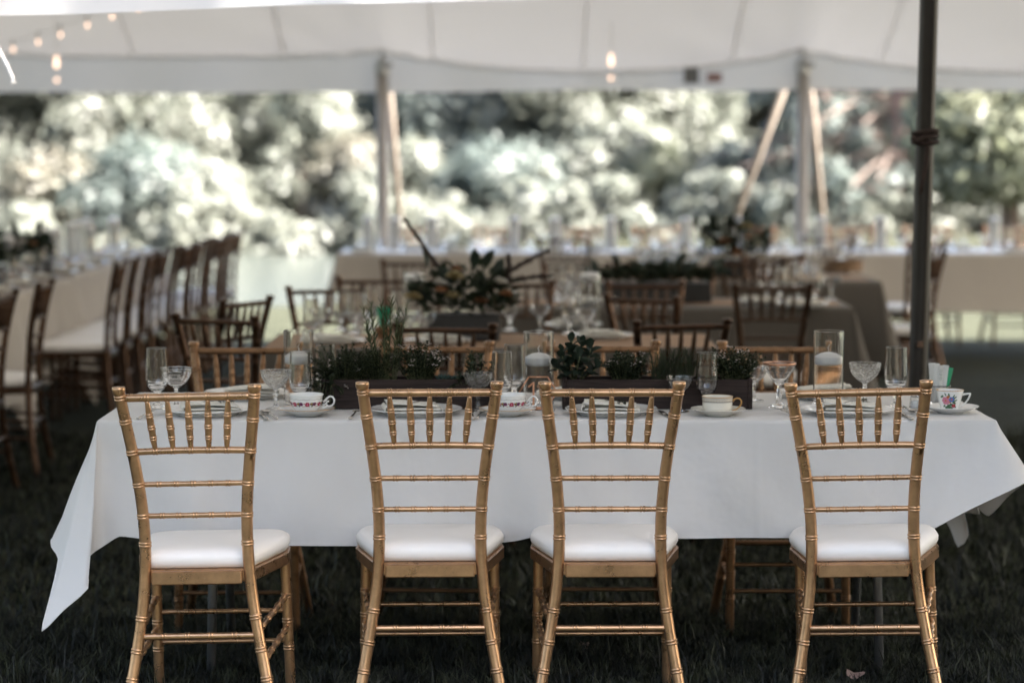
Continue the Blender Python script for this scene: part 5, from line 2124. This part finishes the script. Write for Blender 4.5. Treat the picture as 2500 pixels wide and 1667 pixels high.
def quad_leaves(mb, b, d, ln, wd, rr, mi=0, cup=.25):
    """One leaf: a pointed blade folded slightly along its rib."""
    d = d.normalized()
    u = d.cross(Vector((0, 0, 1)))
    if u.length < .05:
        u = Vector((1, 0, 0))
    u.normalize()
    u = (u + Vector((rr.uniform(-.5, .5), rr.uniform(-.5, .5), rr.uniform(-.6, .6)))).normalized()
    nrm = u.cross(d).normalized()
    m1 = b + d * ln * .38 + nrm * ln * .05
    m2 = b + d * ln * .72 + nrm * ln * .03
    e = b + d * ln
    c = nrm * wd * cup
    vs = [b, m1 + u * wd * .5 + c, m2 + u * wd * .4 + c, e, m2 - u * wd * .4 + c, m1 - u * wd * .5 + c, m1, m2]
    mb.add(vs, [(0, 6, 1), (1, 6, 7, 2), (2, 7, 3), (0, 5, 6), (5, 4, 7, 6), (4, 3, 7)], mi)


def herb(name, label, c, n, hgt, spread, leaf, ln, wd, per, droop=.2, mat_leaf='herb', bloom=0, seed=1, twist=.28, dense=1.0, stem_r=.0011):
    rr = random.Random(seed)
    t = thing(name, label, 'plant', c, 0, HG)
    st, lf, bl = MB(), MB(), MB()
    for k in range(n):
        a = rr.uniform(0, 2 * PI)
        q = math.sqrt(rr.random())
        b = Vector((spread[0] * .55 * q * math.cos(a), spread[1] * .55 * q * math.sin(a), 0))
        h = hgt * rr.uniform(.55, 1.0)
        tip = b + Vector((spread[0] * q * math.cos(a) * rr.uniform(.5, 1) + rr.uniform(-.012, .012), spread[1] * q * math.sin(a) * .9, h - droop * q * hgt * rr.random()))
        mid = b.lerp(tip, .5) + Vector((0, 0, h * .16))
        pts = [b.lerp(mid, f / 4 * 1.0).lerp(mid.lerp(tip, f / 4), f / 4) for f in range(5)]
        st.tube(pts, [stem_r * (1 - .5 * f / 4) for f in range(5)], 4, 0, False)
        m = max(3, int(per * dense))
        for j in range(m):
            f = .12 + .88 * (j + rr.random()) / m
            i = min(3, int(f * 4))
            p = pts[i].lerp(pts[i + 1], f * 4 - i)
            aa = j * 2.4 + rr.uniform(-.5, .5)
            ax = (pts[i + 1] - pts[i]).normalized()
            d = Vector((math.cos(aa), math.sin(aa), 0)) * (1 - twist) + ax * twist * 1.5 + Vector((0, 0, rr.uniform(-.2, .3)))
            quad_leaves(lf, p, d, ln * rr.uniform(.6, 1.1), wd * rr.uniform(.7, 1.1), rr)
        if bloom and rr.random() < bloom:
            for j in range(5):
                p = pts[-1] + Vector((rr.uniform(-.008, .008), rr.uniform(-.008, .008), rr.uniform(-.006, .006)))
                for w in range(4):
                    al = rr.uniform(0, 2 * PI)
                    d = Vector((math.cos(al), math.sin(al), rr.uniform(-.2, .8)))
                    quad_leaves(bl, p, d, .0042, .0034, rr)
    st.build('stems', M['stem'], t)
    o = lf.build('leaves', M[mat_leaf], t)
    o['kind'] = 'stuff'
    if bloom:
        o = bl.build('blossoms', M['bloom'], t)
        o['kind'] = 'stuff'
    return t


herb('thyme_plant', 'dark bushy thyme spilling over the left end of the first planter', (-.50, 7.18, ZS), 120, .125, (.085, .05), 0, .009, .0055, 28, .75, 'herb', .06, 3, dense=1.3)
herb('thyme_plant', 'thyme trailing over the left end of the first planter down to the cloth', (-.545, 7.135, ZS), 46, .06, (.055, .045), 0, .009, .0058, 26, 2.6, 'herb', .05, 77)
herb('ivy_plant', 'loose dark sprigs trailing over the front of the first planter', (-.14, 7.13, ZS), 16, .05, (.06, .03), 0, .014, .010, 12, 2.0, 'herb', 0, 78)
herb('thyme_plant', 'dark bushy thyme in the middle of the first planter', (-.405, 7.18, ZS), 90, .115, (.065, .045), 0, .010, .0055, 22, .4, 'herb', 0, 31)
herb('rosemary_plant', 'tall olive-green herb with narrow leaves rising from the first planter', (-.375, 7.185, ZS), 15, .26, (.055, .035), 0, .034, .0042, 26, .1, 'rosemary', 0, 5, twist=.5, stem_r=.0018)
herb('oregano_plant', 'rounded dark herb with tiny pale blossoms in the first planter', (-.275, 7.18, ZS), 80, .122, (.058, .045), 0, .012, .009, 16, .35, 'herb', .35, 7)
herb('mint_plant', 'small herb at the right end of the first planter behind the coupe', (-.100, 7.185, ZS), 18, .10, (.035, .04), 0, .016, .010, 10, .2, 'herb', 0, 9)
herb('parsley_plant', 'dense dark round herb right of the broad-leaved plant', (.335, 7.18, ZS), 90, .100, (.060, .045), 0, .012, .009, 16, .4, 'herb', .12, 13)
herb('oregano_plant', 'dark flowering herb at the right end of the second planter', (.665, 7.18, ZS), 86, .118, (.066, .045), 0, .012, .008, 16, .5, 'herb', .2, 17)
# succulents: each rosette leaf is a part
def rosette(p, label, r, n, m, seed):
    rr = random.Random(seed)
    t = thing('succulent', label, 'plant', p, 0, HG)
    proto = None
    for k in range(n):
        f = k / n
        if proto is None:
            mb = MB()
            mb.tube([(0, 0, 0), (r * .35, 0, r * .12), (r * .75, 0, r * .28), (r, 0, r * .5)], [r * .12, r * .22, r * .20, r * .02], 7, flat=.4)
            proto = mb.build('leaf', M[m], t)
            o = proto
        else:
            o = copy_tree(proto, parent=t)
        s = 1 - .6 * f
        o.scale = (s, s, s)
        o.rotation_euler = (0, -f * 1.1, k * 2.4)
    return t


rosette((-.205, 7.165, ZS + .004), 'blue-green succulent rosette beside the oregano', .034, 22, 'succulent', 3)
rosette((-.165, 7.19, ZS + .003), 'smaller blue-green succulent behind the second chair top', .028, 18, 'succulent', 4)


def sage(p, label):
    """Broad-leaved plant: every leaf a part sharing one mesh."""
    rr = random.Random(21)
    t = thing('broad_leaf_plant', label, 'plant', p, 0, HG)
    mb = MB()
    rows = [(0, .10), (.15, .55), (.35, .95), (.58, 1.0), (.8, .72), (.93, .38), (1, .05)]
    vs, fs = [], []
    for f, w in rows:
        zc = .18 * math.sin(PI * f) * .5
        for s in (-1, -.5, 0, .5, 1):
            vs.append((f, s * w * .30, zc + abs(s) * .07 * w - .10 * f * f))
    for j in range(len(rows) - 1):
        for i in range(4):
            fs.append((j * 5 + i, j * 5 + i + 1, (j + 1) * 5 + i + 1, (j + 1) * 5 + i))
    mb.add(vs, fs)
    me_o = mb.build('leaf', M['sage'], t)
    me = me_o.data
    st = MB()
    first = True
    stems = [((-.005, 0, 0), (-.02, -.005, .07), (-.01, 0, .125)), ((.01, 0, 0), (.035, .01, .06), (.045, .01, .10)), ((0, 0, 0), (-.04, -.01, .035), (-.065, -.02, .045)), ((.01, .01, 0), (.05, -.01, .035), (.062, -.03, .045)), ((0, 0, 0), (.005, -.02, .05), (.012, -.03, .08)), ((0, 0, 0), (.0, .02, .07), (.02, .03, .115)), ((0, 0, 0), (-.03, .0, .05), (-.045, -.01, .09))]
    for k, pts in enumerate(stems):
        pts = [Vector(q) for q in pts]
        st.tube([pts[0], pts[0].lerp(pts[1], .5) + Vector((0, 0, .004)), pts[1], pts[2]], [.0024, .0022, .002, .0015], 6)
        for j in range(11):
            f = .2 + .8 * j / 10
            q = pts[0].lerp(pts[1], min(1, f * 2)) if f < .5 else pts[1].lerp(pts[2], f * 2 - 1)
            if first:
                o, first = me_o, False
            else:
                o = bpy.data.objects.new('leaf', me)
                COL.objects.link(o)
                o.parent = t
            s = .048 * rr.uniform(.75, 1.1) * (1 if j < 9 else .8)
            o.location = q
            o.rotation_euler = (rr.uniform(-.5, .5), rr.uniform(-.9, .25) if j < 9 else -1.15, j * 2.35 + rr.uniform(-.4, .4))
            o.scale = (s, s, s)
    st.build('stems', M['stem'], t)
    return t


sage((.190, 7.18, ZS), 'dark broad-leaved plant at the left end of the second planter')


def grassy(p, label):
    rr = random.Random(8)
    t = thing('chive_plant', label, 'plant', p, 0, HG)
    mb = MB()
    for k in range(210):
        a = rr.uniform(0, 2 * PI)
        b = Vector((rr.uniform(-.06, .06), rr.uniform(-.035, .035), 0))
        h = rr.uniform(.05, .105)
        l = rr.uniform(.01, .06)
        d = Vector((math.cos(a), math.sin(a) * .6, 0))
        kink = rr.random() < .15
        p1, p2 = b + d * l * .2 + Vector((0, 0, h * .6)), b + d * l * .6 + Vector((0, 0, h))
        p3 = b + d * l * (1.5 if kink else 1) + Vector((0, 0, h * (.65 if kink else 1.02)))
        mb.tube([b, p1, p2, p3], [.0011, .001, .0008, .0003], 3, 0, False)
    mb.build('blades', M['grassy'], t)['kind'] = 'stuff'


grassy((.478, 7.18, ZS), 'thin tangled green chives in the second planter')


# ------------------------------------------------------------------ bouquets
def bouquet(p, label, w, h, seed, group, branches, box=(.30, .12, .11), cream=3, rust=4, white=3, leaves=46):
    rr = random.Random(seed)
    t = thing('flower_arrangement', label, 'flowers', p, 0, group)
    mb = MB()
    mb.box((0, 0, box[2] / 2 + .001), box, 0, None, .004)
    mb.build('planter', M['black_box'], t)

    def pos(k):
        a = rr.uniform(0, 2 * PI)
        q = rr.random() ** .5
        return Vector((w / 2 * q * math.cos(a), .12 * q * math.sin(a), box[2] + .02 + rr.random() * (h - .05) * (1 - .5 * q * q)))
    lf = MB()
    for k in range(leaves * 9):
        b = pos(k)
        d = Vector((b.x * 2 + rr.uniform(-.3, .3), b.y * 2 + rr.uniform(-.4, .3), rr.uniform(-.15, .5)))
        quad_leaves(lf, b * .92, d, rr.uniform(.03, .075), rr.uniform(.015, .03), rr)
    lf.build('leaves', M['herb'], t)['kind'] = 'stuff'
    big = MB()
    quad_leaves(big, Vector((0, 0, 0)), Vector((0, -.1, 1)), .10, .05, rr)
    bo = big.build('large_leaf', M['sage'], t)
    for k in range(9):
        o = bo if k == 0 else copy_tree(bo, parent=t)
        b = pos(k)
        o.location = (b.x * 1.1, b.y, b.z * .9 + .03)
        o.rotation_euler = (rr.uniform(-.4, .4), b.x * 4 + rr.uniform(-.5, .5), rr.uniform(-1, 1))
    for kind, n, m in (('cream_flower', cream, 'cream_leaf'), ('rust_flower', rust, 'rust_leaf'), ('white_flower', white, 'white_petal')):
        for k in range(n):
            b = pos(k)
            b.y = -abs(b.y) - .04
            mb = MB()
            s = rr.uniform(.030, .048)
            for j in range(16):
                al = j * 2.4
                el = .1 + 1.2 * j / 16
                d = Vector((math.cos(al) * math.cos(el), math.sin(al) * math.cos(el) - .4, math.sin(el)))
                quad_leaves(mb, b, d, s * (1 - .35 * j / 16), s * .85, rr, cup=.35)
            mb.build(kind, M[m], t)
    for pts in branches:
        mb = MB()
        q = [Vector(a) - Vector(p) for a in pts]
        mb.tube(q, [.012 * (1 - .55 * i / (len(q) - 1)) for i in range(len(q))], 6)
        for k in range(70):
            f = rr.uniform(.1, 1) * (len(q) - 1)
            i = min(len(q) - 2, int(f))
            b = q[i].lerp(q[i + 1], f - i)
            d = Vector((rr.uniform(-1, 1), rr.uniform(-1, 1), rr.uniform(-1, 1)))
            quad_leaves(mb, b, d, rr.uniform(.012, .024), .012, rr)
        mb.build('branch', M['twig'], t)
    return t


BQ = 'bouquets on the middle tables'
B1 = Vector((-.20, 9.98, .737))
bouquet(B1, 'large dark bouquet with cream blooms on the burlap-topped table', .46, .27, 3, BQ,
        [[spot(1105, 720, Y=9.98), spot(1082, 668, Y=9.96), spot(1040, 610, Y=9.9), spot(1010, 565, Y=9.88), spot(986, 536, Y=9.86)],
         [spot(1180, 700, Y=9.98), spot(1240, 665, Y=9.98), spot(1290, 635, Y=9.95), spot(1340, 612, Y=9.95)],
         [spot(1190, 700, Y=9.98), spot(1270, 680, Y=10.0), spot(1350, 672, Y=10.0)],
         [spot(1238, 690, Y=9.96), spot(1242, 650, Y=9.96), spot(1241, 622, Y=9.96)]])
B2 = spot(1790, 640, Y=14.6)
B2.z = .737
bouquet(B2, 'dark bouquet with a tall leaning stem near the white table', .44, .34, 12, BQ,
        [[spot(1790, 600, Y=14.6), spot(1805, 560, Y=14.6), spot(1825, 520, Y=14.58), spot(1848, 488, Y=14.55)],
         [spot(1770, 600, Y=14.6), spot(1720, 570, Y=14.6), spot(1688, 545, Y=14.6)],
         [spot(1785, 600, Y=14.6), spot(1782, 560, Y=14.6), spot(1778, 535, Y=14.6)]], cream=1, rust=4, white=0)
bouquet(Vector((.74, 12.38, .737)), 'long low planter of dark greenery on the dark-clothed table', .62, .13, 23, BQ, [], box=(.56, .14, .10), cream=0, rust=0, white=0, leaves=60)
for i, (x, y, w) in enumerate([(-2.98, 12.6, .5), (-3.02, 13.7, .45), (-2.93, 14.6, .3)]):
    bouquet(Vector((x, y, .742)), f'{ordn[i]} dark leafy bouquet from the front along the left table', w, .19, 40 + i, 'leafy bouquets along the left table', [], cream=0, rust=2, white=5)


# ------------------------------------------------------------------ blurred tableware on the other tables
PROTO = {}


def far_item(kind, p, label, group, rz=0.0, s=1.0):
    """Copies of one goblet, coupe, plate, cup or vase of each kind."""
    if kind not in PROTO:
        if kind == 'cut':
            PROTO[kind] = glass('coupe', p, label, group, 'cut_glass', 1.1, 14)
        elif kind in ('goblet', 'coupe'):
            PROTO[kind] = glass(kind, p, label, group, 'glass', s, 14)
        elif kind == 'plate':
            PROTO[kind] = plate(p, label, group, 'china', .13, 18)
        elif kind == 'napkin':
            PROTO[kind] = napkin(p, label, group, rz)
        return PROTO[kind]
    c = copy_tree(PROTO[kind], loc=p, label=label, group=group)
    c.rotation_euler = (0, 0, rz)
    if kind in ('goblet', 'coupe'):
        c.scale = (s, s, s)
    return c


VP = {}


def far_vase(p, label, group, clabel, cgroup):
    if not VP:
        before = set(bpy.data.objects)
        VP['v'] = vase(p, label, group, .046, .25, .226, 'glass', 16, clabel, cgroup)
        [o for o in VP['v'].children if o.name.startswith('water')][0].data.materials[0] = M['backlit_white']  # whitened water in place of caught backlight
        VP['c'] = [o for o in bpy.data.objects if o not in before and o.name.startswith('floating_candle')][0]
    else:
        copy_tree(VP['v'], loc=p, label=label, group=group)
        copy_tree(VP['c'], loc=Vector(p) + Vector((0, 0, .226 - .016)), label=clabel, group=cgroup)


ZM = .7385
where2 = 'on the burlap-topped table'
for k, px, py, lab in [('goblet', 832, 806, 'in the group of three left of the green packets, leftmost'), ('goblet', 866, 815, 'in the group of three left of the green packets, nearest'), ('goblet', 905, 803, 'just left of the green packets'),
                       ('coupe', 785, 822, 'behind the turned chair'), ('coupe', 880, 832, 'in front of the green packets'), ('goblet', 760, 838, 'at the left end behind the hurricane vase'), ('goblet', 1245, 806, 'just right of the black bouquet box'),
                       ('coupe', 1318, 812, 'between two goblets right of the bouquet'), ('goblet', 1390, 815, 'right of the bouquet near the tall vase'), ('coupe', 1430, 826, 'in front of the tall vase right of the bouquet'), ('coupe', 1000, 830, 'before the tall vase left of the bouquet'), ('goblet', 975, 812, 'between the red bowl and the tall vase'), ('coupe', 1040, 836, 'before the left end of the bouquet')]:
    p = spot(px, py, z=ZM)
    far_item(k, p, f'blurred {k} {lab}', 'stemware on the burlap-topped table')
for px, py, lab in [(815, 838, 'left of the green packets'), (1080, 838, 'before the first bouquet'), (1470, 826, 'right of the first bouquet'), (1400, 800, 'behind the coupes right of the first bouquet')]:
    p = spot(px, py, z=ZM)
    far_item('plate', p, f'blurred plate {where2} {lab}', 'plates on the burlap-topped table')
    far_item('napkin', p + Vector((0, 0, .0078)), f'napkin on the blurred plate {lab}', 'napkins on the burlap-topped table', .3)
p = spot(1012, 806, z=ZM)
far_vase(p, 'tall glass vase left of the first bouquet', 'vases on the middle tables', 'white candle in the tall vase left of the first bouquet', 'candles on the middle tables')
p = spot(1440, 803, z=ZM)
far_vase(p, 'tall glass vase right of the first bouquet', 'vases on the middle tables', 'white candle in the tall vase right of the first bouquet', 'candles on the middle tables')
p = spot(937, 806, z=ZM)
t = thing('sugar_caddy', 'blurred caddy of green packets left of the first bouquet', 'caddy', p, 0)
mb = MB()
mb.lathe([(0, 0), (.026, 0), (.034, .05), (.0325, .05), (.024, .005), (0, .005)], 16)
mb.build('cup', M['glass'], t)
for k in range(3):
    q = thing('sugar_packet', ('green sweetener packet at the left of the blurred caddy', 'green sweetener packet in the middle of the blurred caddy', 'green sweetener packet at the right of the blurred caddy')[k], 'packet', p + Vector((-.013 + .013 * k, -.004 + .004 * k, .007)), 0, 'green packets in the blurred caddy')
    mb = MB()
    mb.box((0, 0, .047), (.022, .005, .094), 0, Euler((0, R(-10 + 10 * k), 0)).to_matrix(), .002)
    mb.build('paper_sleeve', M['packet_green'], q)
p = spot(938, 828, z=ZM)
o = MB()
o.lathe([(0, 0), (.024, 0), (.040, .03), (.044, .05), (.042, .05), (.037, .03), (.022, .004), (0, .004)], 18)
o = o.build('candle_bowl', M['rust_leaf'])
o.location = p
tag(o, 'small dusky red bowl below the green packets', 'bowl')

where3 = 'on the dark-clothed table'
for k, px, py in [('goblet', 1385, 722), ('goblet', 1410, 735), ('coupe', 1440, 728), ('goblet', 1905, 735), ('coupe', 1872, 745), ('goblet', 1945, 728), ('goblet', 1990, 742), ('coupe', 2030, 732), ('coupe', 1400, 742), ('goblet', 1360, 735)]:
    far_item(k, spot(px, py, z=ZM), f'blurred {k} {where3}', 'stemware on the dark-clothed table')
for px, py, lab in [(1855, 742, 'left'), (1960, 748, 'right'), (1470, 742, 'far left')]:
    p = spot(px, py, z=ZM)
    far_item('plate', p, f'blurred plate toward the {lab} side of the dark-clothed table', 'plates on the dark-clothed table')
    far_item('napkin', p + Vector((0, 0, .0078)), f'napkin on the {lab} side plate of the dark-clothed table', 'napkins on the dark-clothed table', .2)

where4 = 'on the table under the second bouquet'
for k in range(26):
    px, py = random.uniform(1575, 1715), random.uniform(657, 676)
    far_item(random.choice(['goblet', 'cut', 'cut']), spot(px, py, z=ZM), 'glass in the sparkling cluster left of the second bouquet', 'cluster of glasses left of the second bouquet')
for k, px, py in [('goblet', 1880, 668), ('goblet', 1905, 662), ('coupe', 1940, 668), ('goblet', 1965, 660), ('goblet', 1985, 672), ('coupe', 2090, 664), ('goblet', 1850, 672)]:
    far_item(k, spot(px, py, z=ZM), f'blurred {k} right of the second bouquet', 'stemware right of the second bouquet')


def slab(p, r, h, label):
    t = thing('wood_slice', label, 'wood slice', p, 0.4, 'wooden slices used as stands')
    mb = MB()
    n = 20
    vs = []
    rng = random.Random(int(p[0] * 100))
    off = [r * (1 + rng.uniform(-.06, .06)) for _ in range(n)]
    for z, s in ((0, .97), (.004, 1), (h - .004, 1), (h, .97)):
        for k in range(n):
            vs.append((off[k] * s * math.cos(2 * PI * k / n), off[k] * s * math.sin(2 * PI * k / n), z))
    fs = [(j * n + k, j * n + (k + 1) % n, (j + 1) * n + (k + 1) % n, (j + 1) * n + k) for j in range(3) for k in range(n)] + [tuple(range(n))[::-1], tuple(3 * n + k for k in range(n))]
    mb.add(vs, fs)
    mb.build('bark_disc', M['slab'], t)
    return t


sp = spot(2055, 662, z=ZM)
slab(sp, .13, .04, 'lower thick wood slice near the end of the table under the second bouquet')
slab(sp + Vector((.02, .0, .0405)), .115, .035, 'upper wood slice stacked near the dark pole')
far_item('coupe', sp + Vector((.0, 0, .077)), 'coupe standing on the stacked wood slices', 'stemware on wood slices')

# far white row
VF = 'candle vases along the far white row'
for i, px in enumerate([898, 965, 1055, 1256, 1356, 1490, 1674, 1806, 2003, 2150, 2428]):
    p = spot(px, 604, Y=18.15)
    p.z = .7445
    far_vase(p, f'{ordn[i]} tall candle vase from the left on the far white row', VF, f'candle in the {ordn[i]} vase from the left on the far white row', 'candles along the far white row')
for i in range(46):
    px = 850 + 1640 * (i + random.uniform(.1, .9)) / 46
    y = random.choice([17.85, 17.98, 18.27, 18.35]) + random.uniform(-.04, .04)
    p = spot(px, 604, Y=y)
    p.z = .7445
    k = ['goblet', 'coupe', 'goblet'][i % 3]
    far_item(k, p, f'sparkling {k} on the far white row', f'{k}s on the far white row')
for i in range(16):
    x = -1.1 + i * .345
    y = (17.86, 18.30)[i % 2]
    far_item('plate', (x, y, .7445), 'white plate on the far white row', 'plates on the far white row')
    far_item('napkin', (x, y, .7523), 'pale napkin on a plate of the far white row', 'napkins on the far white row')
# left tables
for i in range(12):
    y = 14.5 + i * .335
    p = (-3.02 + .14 * math.sin(i * 2.3), y, .7435)
    far_vase(p, f'{ordn[i]} tall candle vase from the front on the left tables', 'candle vases on the left tables', f'candle in the {ordn[i]} vase from the front on the left tables', 'candles on the left tables')
for i in range(44):
    y = 11.2 + 7.0 * (i + random.random() * .7) / 44
    x = random.choice([-2.80, -2.86, -3.2, -3.28]) + random.uniform(-.02, .02)
    k = ['goblet', 'coupe', 'goblet'][i % 3]
    far_item(k, (x, y, .7435), f'blurred {k} on the left tables', f'{k}s on the left tables')
for i in range(12):
    y = 11.3 + i * .6
    far_item('plate', (-2.80, y, .7435), 'white plate along the near edge of the left tables', 'plates on the left tables')
    far_item('napkin', (-2.80, y, .7513), 'napkin on a plate of the left tables', 'napkins on the left tables', PI / 2)

for o in list(bpy.data.objects):
    if str(o.get('label', '')).startswith('tall glass vase'):
        for ch in o.children:
            if ch.name.startswith('water'):
                ch.material_slots[0].link = 'OBJECT'
                ch.material_slots[0].material = M['water_in']

# a few fallen leaves on the grass
for i, (x, y, s, lab) in enumerate([(.985, 6.87, .028, 'pinkish fallen leaf on the grass by the right chair leg'), (.22, 7.3, .018, 'small fallen leaf under the dining table')]):
    mb = MB()
    rr = random.Random(i)
    vs = [(s * math.cos(a) * (1 + .25 * math.cos(3 * a)), s * .7 * math.sin(a), .010 * math.cos(2 * a) + rr.uniform(0, .003)) for a in np.linspace(0, 2 * PI, 15)[:-1]]
    mb.add(vs + [(0, 0, .004)], [(k, (k + 1) % 14, 14) for k in range(14)])
    o = mb.build('fallen_leaf', M['dry_leaf'])
    o.location = (x, y, ground_z(x, y) + .028)
    o.rotation_euler = (.3, .2, i)
    tag(o, lab, 'leaf', 'fallen leaves on the grass')
